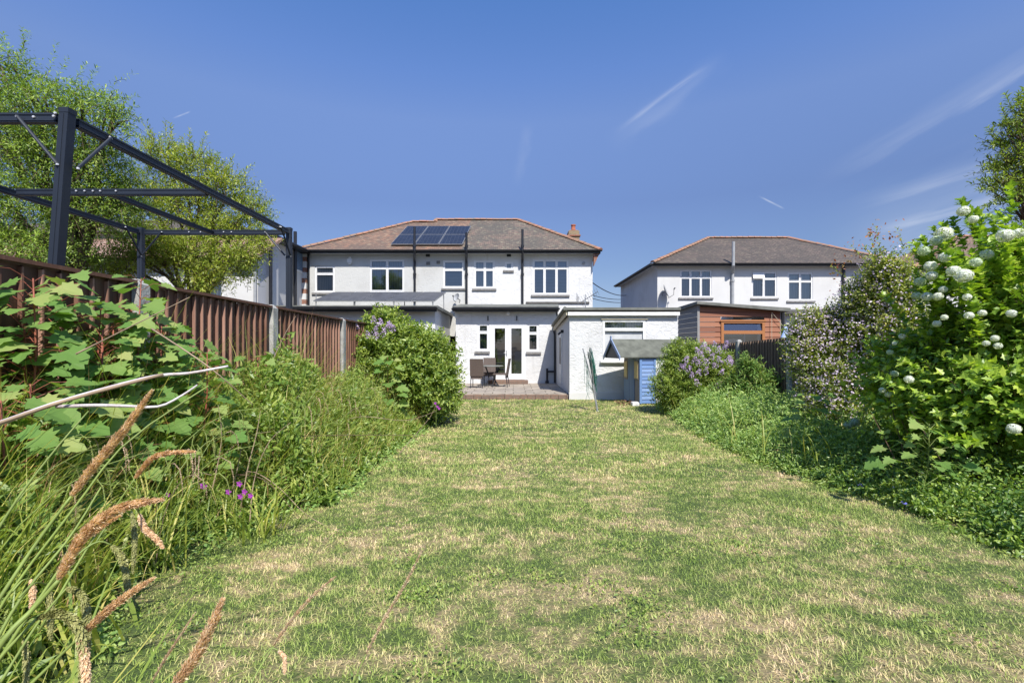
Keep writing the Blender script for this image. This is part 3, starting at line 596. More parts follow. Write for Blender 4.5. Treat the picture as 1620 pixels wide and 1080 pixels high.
# solar panels on the roof (two rows of three)
def roofpt(px, py):
    a = (CY-py)/F; y = (ze-s_*ye-H)/(a-s_); y = y; return Vector(((px-CX)*y/F, y, H+a*y))
bl, br_, tl, tr = roofpt(618, 390), roofpt(732, 390), roofpt(644.5, 361), roofpt(745.5, 361)
nrm = Vector((0, -s_, 1)).normalized()
proto = None
for i in range(3):
    for j in range(2):
        def q(u, v): return (bl*(1-u)+br_*u)*(1-v)+(tl*(1-u)+tr*u)*v
        g = 0.004; c = [q((i+g)/3+.002, j/2+g), q((i+1)/3-.004, j/2+g), q((i+1)/3-.004, (j+1)/2-g), q((i)/3+.004, (j+1)/2-g)]
        lo = [k+nrm*0.07 for k in c]; hi = [k+nrm*0.11 for k in c]; m = MB(); m.hexa(lo+hi); f = m.build('solar_panel', M['steel'], hs)
        cen = sum(hi, Vector())/4; ins = [cen+(k-cen)*0.965+nrm*0.004 for k in hi]; m = MB(); m.add(ins, [(0,1,2,3)]); m.build('solar_cells', M['solar'], f)
m = MB()
for v in (0.12, 0.40, 0.62, 0.90):
    a = bl*(1-v)+tl*v; b = br_*(1-v)+tr*v; m.tube([a+nrm*.035, b+nrm*.035], 0.02, 6)
m.build('panel_rails', M['steel'], hs)
# soil pipes through the eaves
for px, ptop, pbot, cy_ in ((656, 359, 470, 434), (738, 368, 479, 0), (826.5, 363, 479, 434)):
    X = P(px, 0, YM-.47).x; zt = P(0, ptop, YM-.5).z; yw = YM-.07; Xw = P(px, 0, yw).x
    pipe(hs, [(Xw, yw, P(0,pbot,YM).z-0.25), (Xw, yw, ZE-.42), (Xw, yw-.06, ZE-.30), (X, YM-.46, ZE-.12), (X, YM-.50, ZE+.0), (X, YM-.50, zt)], 0.052, 'black', 'soil_pipe', [(Xw, yw, ZE-.95), (X, YM-.50, ZE+.18)])
pipe(hs, [(XLm+.06, YM-.06, ZE-.05), (XLm+.06, YM-.06, 3.0)], 0.04, 'black')
for px, py, s in ((677,403.5,.09),(677.5,416.5,.085),(693.5,415,.075),(805,403.5,.09)):
    c = P(px, py, YM); m = MB(); m.box(c.x-s, c.x+s, YM-.035, YM+.01, c.z-s*.8, c.z+s*.8, .006)
    for k in range(4): m.box(c.x-s*.85, c.x+s*.85, YM-.045, YM-.034, c.z-s*.65+k*s*.4, c.z-s*.5+k*s*.4)
    m.build('wall_vent', M['stone'] if py > 410 else M['black'], hs)
c = P(923, 416, YM); m = MB(); m.lathe((c.x, YM-.04, c.z), [(.07,0.05),(.07,.0),(.05,-.01),(.0,-.02)], 14, 'Y'); m.build('round_vent', M['greypipe'], hs)
c = P(554, 413, YM); m = MB(); m.box(c.x-.10, c.x+.10, YM-.10, YM-.002, c.z-.10, c.z+.10, .03); m.box(c.x-.06, c.x+.06, YM-.08, YM-.01, c.z-.15, c.z-.10, .01); m.box(c.x-.05, c.x+.05, YM-.07, YM-.002, c.z+.1, c.z+.17); m.build('alarm_box', M['whiteware'], hs)
# quoin of brick and white blocks
qx0, qx1 = P(476.5,0,YM-.15).x, P(484,0,YM-.15).x; qq = MB(); qw = MB(); z = 2.2; k = 0
while z < ZE-.1:
    h_ = .42
    mq = MB(); mq.box(qx0, qx1, YM-.15, YM-.01, z, z+(.20 if k % 2 else .26)); mq.build('brick_quoin' if k % 2 else 'white_quoin', M['brick_red'] if k % 2 else M['render_smooth'], hs); z += .20 if k % 2 else .26; k += 1
# chimney behind the right hip
c = P(907, 372, 24.4); cw = 0.27
m = MB(); m.box(c.x-cw, c.x+cw, 24.1, 24.9, 5.5, P(0,367,24.4).z); ch = m.build('chimney', M['brick_yellow'], hs)
zt = P(0,367,24.4).z; m = MB(); m.box(c.x-cw-.05, c.x+cw+.05, 24.05, 24.95, zt-.28, zt-.20); m.box(c.x-cw*.8, c.x+cw*.8, 24.2, 24.8, zt, zt+.06, .02); m.build('chimney_band', M['brick_red'], ch)
m = MB(); m.lathe((c.x, 24.4, zt+.05), [(.11,0),(.13,.05),(.11,.10),(.10,.24),(.125,.26),(.125,.31),(.08,.31)], 14); m.build('chimney_pot', M['terracotta'], ch)
m = MB(); m.box(P(832,0,YM).x, XRm-.15, YM-.06, YM-.002, P(0,478.5,YM).z-.04, P(0,478.5,YM).z+.03); m.build('flashing', M['felt_dark'], hs)
c = P(723.5, 472, YM-.3); dish(hs, (c.x, YM-.35, c.z), .20, (-.55,-.6,.35), 'greypipe')
# ---- left neighbour's rear extension (part of the same pair)
YL = 17.0; XLl, XLr = -8.6, P(694,0,YL).x-.12
zr = P(0, 486, YL-.2).z
wb = hole(556, 640, 506, 560, YL)
m = MB(); m.wall(XLl, XLr, 0, zr-.05, YL, [wb]); m.add([(XLr,YL,0),(XLr,YL,zr-.05),(XLr,YM-.01,zr-.05),(XLr,YM-.01,0)], [(0,3,2,1)]); m.add([(XLl,YL,0),(XLl,YL,zr-.05),(XLl,YM-.01,zr-.05),(XLl,YM-.01,0)], [(0,1,2,3)]); m.build('extension_wall', M['render_side'], hs)
m = MB(); m.box(XLl-.15, XLr+.12, YL-.28, YM-.012, zr-.045, zr+.06); m.build('extension_roof', M['felt'], hs)
m = MB(); m.box(XLl-.15, XLr+.10, YL-.30, YL-.285, zr-.16, zr+.02); m.build('extension_fascia', M['black'], hs); gutter(hs, XLl-.15, XLr+.14, YL-.365, zr-.02)
window(hs, 556, 640, 506, 560, YL, cols=(584,612), transom=None, back='dark_curtain')
# tilted solar panels on the flat roof, on a rack
c4 = [P(495,476,17.25), P(688,476.5,17.25), P(706,462.5,19.8), P(527,462.5,19.5)]
for i in range(5):
    def q5(u, v): return (c4[0]*(1-u)+c4[1]*u)*(1-v)+(c4[3]*(1-u)+c4[2]*u)*v
    c = [q5(i/5+.003, 0), q5((i+1)/5-.003, 0), q5((i+1)/5-.003, 1), q5(i/5+.003, 1)]; nn = (c[1]-c[0]).cross(c[3]-c[0]).normalized()
    m = MB(); m.hexa([k-nn*.02 for k in c]+[k+nn*.02 for k in c]); f = m.build('flat_roof_solar_panel', M['steel'], hs)
    cen = sum(c, Vector())/4; m = MB(); m.add([cen+(k-cen)*.975+nn*.024 for k in c], [(0,1,2,3)]); m.build('solar_cells', M['solar_dull'], f)
m = MB()
for px, Y_, py in ((500,19.2,464.5),(560,19.3,464.5),(640,19.4,464.5),(702,19.5,464.5)):
    p = P(px, py, Y_); m.tube([(p.x, p.y, zr+.05), p], .018, 6)
for u in (0.02, 0.34, 0.66, 0.98):
    m.tube([q5(u,0.02)-Vector((0,0,.03)), q5(u,.98)-Vector((0,0,.03))], .018, 6); p = q5(u,.03); m.tube([(p.x,p.y,zr+.04), p], .018, 6)
m.build('panel_rack', M['steel'], hs)
# ---- our rear extension with the french doors
YX = 18.4; XXl, XXr = P(721,0,YX).x, 1.9; zx = P(0, 487, YX-.3).z
dh = (P(775.5,0,YX).x, P(832.5,0,YX).x, .30, P(0,512,YX).z); wl_ = hole(755.5,774,511.5,555,YX); wr_ = hole(834,852.5,512,556,YX)
m = MB(); m.wall(XXl, XXr, .0, zx-.02, YX, [dh, wl_, wr_], .12); m.add([(XXl,YX,0),(XXl,YX,zx-.02),(XXl,YM-.01,zx-.02),(XXl,YM-.01,0)], [(0,1,2,3)]); m.add([(XXr,YX,0),(XXr,YX,zx-.02),(XXr,YM-.01,zx-.02),(XXr,YM-.01,0)], [(0,3,2,1)]); m.build('extension_wall', M['render_white'], hs)
rl, rr = XXl-.08, P(884,0,YX-.3).x
m = MB(); m.hexa([(rl,YX-.30,zx+.0),(rr,YX-.30,zx),(rr+.25,YM-.012,zx+.33),(rl,YM-.012,zx+.33),(rl,YX-.30,zx+.07),(rr,YX-.30,zx+.07),(rr+.25,YM-.012,zx+.40),(rl,YM-.012,zx+.40)]); m.build('extension_roof', M['felt'], hs)
m = MB(); m.box(rl, rr, YX-.33, YX-.302, zx-.13, zx+.03); m.box(rl, rr, YX-.300, YX-.002, zx-.125, zx-.10); m.build('extension_fascia', M['black'], hs); gutter(hs, rl-.03, rr+.03, YX-.395, zx-.02)
m = MB(); m.box(XXl-.03, XXl+.10, YX-.05, YX+.0-.002, P(0,503,YX).z, P(0,490,YX).z); m.build('white_downpipe_box', M['white_paint'], hs)
pipe(hs, [(rr-.08, YX-.38, zx-.06), (rr-.08, YX-.34, zx-.2), (rr-.02, YX-.08, zx-.34), (rr-.02, YX-.08, 2.2)], .035)
window(hs, 755.5,774,511.5,555, YX, transom=525.5, back='dark_curtain', fw=.06, sillpx=(751,775)); window(hs, 834,852.5,512,556, YX, transom=527, back='dark_curtain', fw=.06, sillpx=(832,856))
# french doors
x0, x1, z0, z1 = dh; fr = .055; m = MB()
m.box(x0, x0+fr, YX+.01, YX+.08, z0, z1); m.box(x1-fr, x1, YX+.01, YX+.08, z0, z1); m.box(x0+fr, x1-fr, YX+.01, YX+.08, z1-fr, z1); m.box(x0+fr, x1-fr, YX-.03, YX+.08, z0, z0+.05)
df = m.build('door_frame', M['upvc'], hs)
mid = (x0+x1)/2
for sgn, (a, b) in ((0, (x0+fr+.004, mid-.003)), (1, (mid+.003, x1-fr-.004))):
    st = .115; m = MB(); za, zb = z0+.055, z1-fr-.004
    m.box(a, a+st, YX-.005, YX+.055, za, zb); m.box(b-st, b, YX-.005, YX+.055, za, zb); m.box(a+st, b-st, YX-.005, YX+.055, za, za+.16); m.box(a+st, b-st, YX-.005, YX+.055, zb-st, zb)
    d = m.build('french_door', M['upvc'], hs)
    g = MB(); g.add([(a+st-.01,YX+.03,za+.15),(b-st+.01,YX+.03,za+.15),(b-st+.01,YX+.03,zb-st+.01),(a+st-.01,YX+.03,zb-st+.01)], [(0,1,2,3)]); g.build('pane', M['glass'], d)
    if sgn == 0:
        m = MB(); m.box(b-.075, b-.04, YX-.02, YX-.006, 1.18, 1.40, .005); m.tube([(b-.057,YX-.02,1.31),(b-.057,YX-.055,1.31),(b-.16,YX-.055,1.31)], .009, 6); m.build('handle', M['steel'], d)
# room seen through the doors
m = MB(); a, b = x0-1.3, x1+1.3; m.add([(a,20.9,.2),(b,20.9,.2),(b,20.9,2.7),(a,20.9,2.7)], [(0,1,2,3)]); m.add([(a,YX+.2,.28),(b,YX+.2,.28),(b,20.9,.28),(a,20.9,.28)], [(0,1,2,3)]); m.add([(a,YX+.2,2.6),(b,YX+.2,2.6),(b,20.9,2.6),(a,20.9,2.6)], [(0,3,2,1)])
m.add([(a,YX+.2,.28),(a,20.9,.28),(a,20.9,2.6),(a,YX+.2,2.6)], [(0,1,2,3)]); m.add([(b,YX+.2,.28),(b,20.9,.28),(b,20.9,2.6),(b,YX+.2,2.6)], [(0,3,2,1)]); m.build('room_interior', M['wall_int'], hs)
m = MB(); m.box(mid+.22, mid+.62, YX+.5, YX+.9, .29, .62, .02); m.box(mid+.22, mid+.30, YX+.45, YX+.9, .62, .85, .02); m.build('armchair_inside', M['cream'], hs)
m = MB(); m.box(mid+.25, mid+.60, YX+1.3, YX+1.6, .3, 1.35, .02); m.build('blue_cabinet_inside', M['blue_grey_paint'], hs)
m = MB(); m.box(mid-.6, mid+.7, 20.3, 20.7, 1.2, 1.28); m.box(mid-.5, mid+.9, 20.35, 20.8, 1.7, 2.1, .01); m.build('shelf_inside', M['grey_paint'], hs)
m = MB(); m.box(x0-.06, x1+.06, 18.02, YX-.003, .15, .285, .012); m.build('door_step', M['brick_edge'], hs)
c = P(804, 495.5, YX); m = MB(); m.box(c.x-.04, c.x+.04, YX-.06, YX-.002, c.z-.04, c.z+.05, .01); m.lathe((c.x, YX-.10, c.z), [(.0,-.07),(.06,-.06),(.085,-.0),(.08,.04),(.03,.07)], 12, 'Y'); m.build('wall_lamp', M['whiteware'], hs)
for px in (772, 817.5):
    c = P(px, 503.5, YX); m = MB(); m.box(c.x-.02, c.x+.02, YX-.04, YX-.002, c.z-.09, c.z+.09, .006); m.tube([(c.x,YX-.03,c.z-.05),(c.x,YX-.10,c.z-.08),(c.x,YX-.11,c.z-.03)], .012, 6); m.build('wall_bracket', M['black'], hs)

# ---------------- garage / outbuilding
YG = 14.0; gx0, gx1 = P(901,0,YG).x, P(1072,0,YG).x
gg = thing('garage', ((gx0+gx1)/2, YG, 0), 'low white rendered outbuilding with felt roof and boarded window, right of the patio', 'outbuilding')
wz = (P(953,0,YG).x, P(1021,0,YG).x, P(0,571,YG).z, P(0,505.5,YG).z); gt = P(0,499,YG).z
m = MB(); m.wall(gx0, gx1, -.05, gt, YG, [wz], .10); m.add([(gx1,YG,0),(gx1,YG,gt),(gx1,18.3,gt),(gx1,18.3,0)], [(0,3,2,1)]); m.build('front_wall', M['render_white'], gg)
m = MB(); m.box(gx0-.012, gx1+.01, YG-.022, YG-.001, -.05, P(0,620.5,YG).z, .004); m.build('plinth', M['render_smooth'], gg)
m = MB(); m.add([(gx0,YG,0),(gx0,18.39,0),(gx0,18.39,2.25),(gx0,YG,gt)], [(0,3,2,1)]); m.build('side_wall', M['render_side'], gg)
m = MB(); m.hexa([(gx0-.13,YG-.16,2.58),(gx1+.04,YG-.16,2.58),(gx1+.04,18.35,2.30),(gx0-.13,18.35,2.28),(gx0-.13,YG-.16,P(0,487,YG).z),(gx1+.04,YG-.16,P(0,487,YG).z),(gx1+.04,18.35,2.42),(gx0-.13,18.35,2.36)]); m.build('roof', M['felt'], gg)
m = MB(); m.box(gx0-.06, gx1+.02, YG-.13, YG-.10, gt-.005, P(0,491.5,YG-.15).z-.03); m.box(gx0-.06, gx1+.02, YG-.099, YG-.002, gt-.003, gt+.02); m.build('fascia', M['white_paint'], gg)
m = MB()
for k in range(15):
    t0, t1 = k/15, (k+.93)/15; ya, yb = YG-.16+4.4*t0, YG-.16+4.4*t1; za, zb = 2.63-.28*t0, 2.63-.28*t1; m.cr = random.random()
    m.tube([(gx0-.15, ya, za), (gx0-.15, yb, zb-.015)], .055, 8)
m.build('verge_tiles', M['felt'], gg)
m = MB(); m.hexa([(gx0-.11,YG-.1,2.44),(gx0-.08,YG-.1,2.44),(gx0-.08,18.3,2.14),(gx0-.11,18.3,2.14),(gx0-.11,YG-.1,2.57),(gx0-.08,YG-.1,2.57),(gx0-.08,18.3,2.28),(gx0-.11,18.3,2.28)]); m.build('bargeboard', M['cream'], gg)
# its boarded window
x0, x1, z0, z1 = wz; m = MB(); f = .07
m.box(x0, x0+f, YG-.015, YG+.07, z0, z1); m.box(x1-f, x1, YG-.015, YG+.07, z0, z1); m.box(x0+f, x1-f, YG-.015, YG+.07, z1-f, z1); zt = P(0,521,YG).z; m.box(x0+f, x1-f, YG-.03, YG+.07, zt-.045, zt+.045); m.box(x0+f, x1-f, YG+.0, YG+.07, z0, z0+f)
gw = m.build('window', M['white_paint'], gg)
m = MB(); m.box(x0+f, x1-f, YG+.045, YG+.055, z0+f, zt-.045); m.build('boarding', M['grey_paint'], gw)
m = MB(); m.add([(x0+f,YG+.05,zt+.045),(x1-f,YG+.05,zt+.045),(x1-f,YG+.05,z1-f),(x0+f,YG+.05,z1-f)], [(0,1,2,3)]); m.build('pane', M['glass'], gw)
m = MB(); m.add([(x0,YG+.12,z0),(x1,YG+.12,z0),(x1,YG+.12,z1),(x0,YG+.12,z1)], [(0,1,2,3)]); m.build('curtain', M['net'], gw)
m = MB(); m.box(x0-.07, x1+.05, YG-.10, YG-.016, z0-.05, z0+.02, .008); m.build('sill', M['white_paint'], gw)
m = MB(); m.box(x0-.04, x1+.06, YG-.05, YG-.002, z1+.0, z1+.035); m.build('lintel_strip', M['cream'], gg)
pipe(gg, [(gx0-.10, 18.26, 2.15), (gx0-.06, 18.26, 2.0), (gx0-.06, 18.26, .18)], .038)
m = MB(); m.tube([(1.28,18.32,.17),(1.28,18.32,.72)], .04, 8); m.tube([(1.28,18.32,.60),(gx0-.04,18.32,.60)], .035, 8); m.lathe((1.28,18.32,.17), [(.07,0),(.07,.06),(.05,.1)], 10); m.build('waste_pipe', M['black'], gg)
m = MB(); m.box(gx0-.03, gx0-.002, 16.1, 16.9, .3, 2.0, .004); dd = m.build('side_door', M['white_paint'], gg)
m = MB(); m.box(gx0-.038, gx0-.031, 16.25, 16.75, .95, 1.85); m.build('door_pane', M['black'], dd)
m = MB(); m.box(gx0-.10, gx0-.01, 15.6, 15.7, 1.98, 2.08, .01); m.tube([(gx0-.10,15.65,2.0),(gx0-.18,15.65,1.93)], .035, 8); m.build('side_lamp', M['black'], gg)
# aerial on a short mast
ax = P(926,0,16).x; az_ = 2.45; m = MB(); m.tube([(ax,16,az_),(ax,16,3.25)], .015, 6); m.tube([(ax+.12,16,az_),(ax-.05,16,3.1)], .009, 5)
b0, b1 = Vector((ax-.12,16.1,3.02)), Vector((ax+.36,15.7,3.32)); m.tube([b0, b1], .012, 5)
sd = Vector((.45,.35,-.82)).normalized()
for k in range(9): q = b0.lerp(b1, k/8); L = .20-.008*k; m.tube([q-sd*L, q+sd*L], .006, 4)
for k in range(4): m.tube([b0+sd*(.05*k-.25)+Vector((-.05,0,.1)), b0+sd*(.05*k-.1)+Vector((-.12,0,-.05))], .006, 4)
m.build('aerial', M['steel'], gg)

# ---------------- timber shed beyond the right fence
YS = 14.5; sx0, sx1 = P(1104,0,YS).x, P(1234,0,YS).x
ts = thing('timber_shed', ((sx0+sx1)/2, YS+.8, 0), 'red-brown timber shed with sloping felt roof, behind the right fence', 'shed')
zl, zrr = P(0,481,YS).z, P(0,491,YS).z
wsh = (P(1140,0,YS).x, P(1209,0,YS).x, .9, P(0,507,YS).z)
m = MB(); nb = 19; bh = .152
for k in range(nb):
    za = k*bh; zb = za+bh-.004
    for a, b in (((sx0, wsh[0]), (wsh[1], sx1)) if za > .85 and za < wsh[3] else ((sx0, sx1),)):
        zla = zl+(zrr-zl)*((a-sx0)/(sx1-sx0)); zlb = zl+(zrr-zl)*((b-sx0)/(sx1-sx0)); m.cr = random.random()
        if za > min(zla, zlb): continue
        t1, t2 = min(zb, zla), min(zb, zlb)
        m.hexa([(a,YS-.024,za),(b,YS-.024,za),(b,YS+.02,za),(a,YS+.02,za),(a,YS-.004,t1),(b,YS-.004,t2),(b,YS+.02,t2),(a,YS+.02,t1)])
m.build('front_cladding', M['clad_red'], ts)
m = MB()
for k in range(nb):
    za = k*bh; zb = min(za+bh-.004, 2.85); m.cr = random.random()
    if za > 2.8: continue
    m.hexa([(sx0-.024,YS-.03,za),(sx0+.0,YS-.03,za),(sx0,16.2,za),(sx0-.024,16.2,za),(sx0-.006,YS-.03,zb),(sx0,YS-.03,zb),(sx0,16.2,zb),(sx0-.006,16.2,zb)])
m.build('side_cladding', M['clad_grey'], ts)
m = MB(); m.box(sx1-.02, sx1+.03, YS+.0, 16.2, 0, zrr-.02); m.box(sx0-.03, sx0+.04, YS-.045, YS-.026, 0, zl); m.build('corner_post', M['clad_grey'], ts)
rx = P(1251,0,YS-.2).x
m = MB(); m.hexa([(sx0-.10,YS-.2,zl-.01),(rx,YS-.2,P(0,491.5,YS-.2).z-.02),(rx,16.3,zrr-.07),(sx0-.10,16.3,zl-.1),(sx0-.10,YS-.2,P(0,476.5,YS-.2).z),(rx,YS-.2,P(0,487,YS-.2).z),(rx,16.3,zrr+.0),(sx0-.10,16.3,zl+.02)]); m.build('roof', M['felt'], ts)
x0, x1, z0, z1 = wsh; f = .08; zt = P(0,525.5,YS).z; m = MB(); m.box(x0, x0+f, YS-.05, YS+.04, z0, z1); m.box(x1-f, x1, YS-.05, YS+.04, z0, z1); m.box(x0+f, x1-f, YS-.05, YS+.04, z1-f, z1); m.box(x0+f, x1-f, YS-.05, YS+.04, zt-.05, zt+.05); m.box(x0-.03, x1+.03, YS-.07, YS-.051, z1-.03, z1+.02)
sw = m.build('window', M['frame_wood'], ts)
m = MB(); m.add([(x0+f,YS,z0),(x1-f,YS,z0),(x1-f,YS,zt-.05),(x0+f,YS,zt-.05)], [(0,1,2,3)]); m.build('pane', M['glass'], sw); m = MB(); m.add([(x0+f,YS-.03,zt+.05),(x1-f,YS-.03,zt+.05),(x1-f,YS+.02,z1-f),(x0+f,YS+.02,z1-f)], [(0,1,2,3)]); m.build('top_pane', M['glass'], sw)
m = MB(); m.add([(x0,YS+.4,z0),(x1,YS+.4,z0),(x1,YS+.4,z1),(x0,YS+.4,z1)], [(0,1,2,3)]); m.build('curtain', M['black'], sw)  # black sheet standing in for the unlit shed interior behind the glass
m = MB(); m.box(x0+.3, x0+.7, YS+.15, YS+.2, z0, zt-.2); m.box(x0+.75, x0+.79, YS+.12, YS+.18, z0, zt-.05); m.build('shelf_clutter', M['grey_paint'], sw)
m = MB(); c = P(1221, 494, YS-.1); m.tube([c, c+Vector((.0,0,-.9))], .006, 5); m.tube([c, P(1240,517,YS-.1)], .006, 5); m.build('rope', M['cream'], ts)
m = MB(); m.tube([(P(1238,0,YS+.3).x, YS+.3, 0), (P(1238,0,YS+.3).x, YS+.3, 2.6)], .05, 8); m.build('drainpipe', M['black'], ts)
# plastic bag over the fence post
m = MB(); c = P(1243, 531, 9.2); vs = []; 
for i in range(9):
    h_ = .26-.052*i*1.0; w_ = .02+.085*math.sin(min(1, i/7)*1.45)
    for k in range(12):
        t = 2*math.pi*k/12; jj = 1+.25*math.sin(3*t+i)+random.uniform(-.12,.12); vs.append((c.x+math.cos(t)*w_*jj, c.y+math.sin(t)*w_*.5*jj, c.z+h_*.9-.06))
m.add(vs, [(i*12+k, i*12+(k+1)%12, (i+1)*12+(k+1)%12, (i+1)*12+k) for i in range(8) for k in range(12)]); m.tube([(c.x,c.y,c.z+.12),(c.x+.02,c.y,c.z+.19),(c.x+.035,c.y,c.z+.14)], .006, 5)
tag(m.build('plastic_bag', M['plastic_bag'], None, smooth=True), 'pale blue and white plastic bag hanging over the right fence beside its taller post', 'bag')

# ---------------- right-hand pair of semis
YR = 24.6
rh = thing('semi_detached_house', (13.3, YR, 0), 'pale rendered pair of semis with grey soil pipe, behind the timber shed', 'house')
rx0, rx1 = P(1040,0,YR).x, P(1412,0,YR).x; ZR = 5.70
RW = [(1076,1126,427,470.5),(1189,1229,430,471),(1246,1286,431,475.5),(1350,1393,432,476)]
m = MB(); m.wall(rx0, rx1, 0, ZR, YR, [hole(*w, YR) for w in RW]); m.build('wall', M['render_smooth'], rh)
m = MB(); m.add([(rx0,YR,0),(rx0,YR,ZR),(rx0,33,ZR),(rx0,33,0)], [(0,1,2,3)]); m.add([(rx1,YR,0),(rx1,YR,ZR),(rx1,33,ZR),(rx1,33,0)], [(0,3,2,1)]); m.add([(rx0,33,0),(rx1,33,0),(rx1,33,ZR),(rx0,33,ZR)], [(0,3,2,1)]); m.build('side_wall', M['render_side'], rh)
window(rh, *RW[0], YR, cols=(1092.5,1109), transom=439, back='dark_curtain', sillpx=(1073,1128)); window(rh, *RW[1], YR, cols=(1208.5,), transom=441, back='dark_curtain', sillpx=(1187,1231))
window(rh, *RW[2], YR, cols=(1266,), transom=445, back='net', sillpx=(1244,1289)); window(rh, *RW[3], YR, cols=(1371,), transom=450, back='dark_curtain')
# open vent light
a = P(1190,441,YR); b = P(1208,431,YR); m = MB(); m.hexa([(a.x,YR-.14,a.z),(b.x,YR-.14,a.z),(b.x,YR-.11,a.z),(a.x,YR-.11,a.z),(a.x,YR-.03,b.z),(b.x,YR-.03,b.z),(b.x,YR+.0,b.z),(a.x,YR+.0,b.z)]); m.build('open_vent_light', M['upvc'], rh)
yr = YR-.36; zr_ = ZR+.05; ridge_y = 28.6; zrg = P(0,376.5,ridge_y).z; q1, q2 = P(1120,0,ridge_y).x, P(1246,0,ridge_y).x
e0, e1 = rx0-.35, rx1+.35; back_y = 2*ridge_y-yr
m = MB(); m.add([(e0,yr,zr_),(e1,yr,zr_),(q2,ridge_y,zrg),(q1,ridge_y,zrg)], [(0,1,2,3)]); m.add([(e0,back_y,zr_),(e0,yr,zr_),(q1,ridge_y,zrg)], [(0,1,2)]); m.add([(e1,yr,zr_),(e1,back_y,zr_),(q2,ridge_y,zrg)], [(0,1,2)]); m.add([(e1,back_y,zr_),(e0,back_y,zr_),(q1,ridge_y,zrg),(q2,ridge_y,zrg)], [(0,1,2,3)]); m.build('roof', M['roof_far'], rh)
ridge_run(rh, [(e0,yr,zr_+.04),(q1,ridge_y,zrg+.03),(q2,ridge_y,zrg+.03),(e1,yr,zr_+.04)], .11)
m = MB(); m.box(e0, e1, yr+.02, YR-.002, ZR-.06, ZR-.01); m.box(e0, rx0-.002, YR, 33, ZR-.06, ZR-.01); m.build('soffit', M['grey_paint'], rh)
m = MB(); m.box(e0, e1, yr, yr+.018, ZR-.1, ZR+.04); m.box(e0-.02, e0-.002, yr, 33, ZR-.1, ZR+.04); m.build('fascia', M['black'], rh); gutter(rh, e0, e1, yr-.065, ZR+.02)
m = MB(); m.tube([(e0-.08,yr,ZR),(e0-.08,33,ZR)], .06, 8); m.build('side_gutter', M['black'], rh)
X = P(1160,0,YR-.5).x; Xw = P(1159,0,YR-.08).x; pipe(rh, [(Xw,YR-.08,2.0),(Xw,YR-.08,ZR-.45),(X,YR-.5,ZR-.1),(X,YR-.52,P(0,382.5,YR-.5).z)], .075, 'greypipe', 'soil_pipe', [(Xw,YR-.08,ZR-.8)])
pipe(rh, [(P(1333,0,YR).x,YR-.08,2.0),(P(1333,0,YR).x,YR-.08,ZR-.1)], .07, 'black')
c = P(1052,462,YR-.3); dish(rh, (c.x,YR-.35,c.z), .38, (.75,-.35,.35), 'greypipe')
# its ground floor extension
m = MB(); a, b = P(1243,0,20).x, P(1420,0,20).x; ztp = P(0,497,20).z; wh = hole(1258,1272,518,560,20)
m.wall(a, b, 0, ztp, 20, [wh]); m.add([(a,20,0),(a,20,ztp),(a,24.59,ztp),(a,24.59,0)], [(0,1,2,3)]); m.build('extension_wall', M['render_smooth'], rh)
m = MB(); m.hexa([(a-.6,19.7,ztp),(b,19.7,ztp),(b,24.59,ztp+.45),(a-.6,24.59,ztp+.45),(a-.6,19.7,ztp+.12),(b,19.7,ztp+.12),(b,24.59,ztp+.57),(a-.6,24.59,ztp+.57)]); m.build('extension_roof', M['felt_dark'], rh)
window(rh, 1258,1272,518,560, 20, back='net')
m = MB(); m.box(a+.05, P(1300,0,20).x, 19.93, 19.998, P(0,515,20).z-.03, P(0,515,20).z+.05); m.build('flashing', M['felt_dark'], rh)
# ---------------- house further right
fh = thing('detached_house', (25, 24, 0), 'house with red-ridged brown roof at the far right, glimpsed above the snowball bush', 'house')
m = MB(); m.box(19.9, 31, 24, 32, 0, 5.4); m.build('wall', M['render_smooth'], fh)
e0, e1, yy, zz = 19.5, 31.4, 23.6, 5.4; q1 = P(1562,0,27.6).x-1.6; q2 = q1+2.8; zg = 7.9
m = MB(); m.add([(e0,yy,zz),(e1,yy,zz),(q2,27.8,zg),(q1,27.8,zg)], [(0,1,2,3)]); m.add([(e0,32,zz),(e0,yy,zz),(q1,27.8,zg)], [(0,1,2)]); m.add([(e1,yy,zz),(e1,32,zz),(q2,27.8,zg)], [(0,1,2)]); m.add([(e1,32,zz),(e0,32,zz),(q1,27.8,zg),(q2,27.8,zg)], [(0,1,2,3)]); m.build('roof', M['roof_left'], fh)
ridge_run(fh, [(e0,yy,zz+.03),(q1,27.8,zg),(q2,27.8,zg)], .12)
# ---------------- neighbour on the left
ln = thing('neighbouring_house', (-14, 19, 0), 'white house with red tiled lower roof behind the left trees', 'house')
nx = -9.12; m = MB(); m.add([(nx,17.4,0),(nx,17.4,5.6),(nx,YM+3,5.6),(nx,YM+3,0)], [(0,3,2,1)]); m.add([(-22,17.4,0),(nx,17.4,0),(nx,17.4,5.6),(-22,17.4,5.6)], [(0,1,2,3)]); m.build('wall', M['render_smooth'], ln)
m = MB(); m.hexa([(-22,17.1,5.6),(nx+.3,17.1,5.6),(nx+.3,26,5.6),(-22,26,5.6),(-18,20.5,6.9),(nx-3.4,20.5,6.9),(nx-3.4,22.5,6.9),(-18,22.5,6.9)]); m.build('roof', M['roof_far'], ln)
pl = P(408,0,16.0).x; zlo = P(0,409,15.7).z; m = MB(); m.wall(-21, pl, 0, zlo, 16.0, [(-13.2,-12.0,2.9,3.9),(-10.4,-9.6,3.0,4.0)]); m.add([(pl,16,0),(pl,16,zlo),(pl,17.4,zlo+.9),(pl,17.4,0)], [(0,3,2,1)]); m.build('lower_wall', M['render_smooth'], ln)
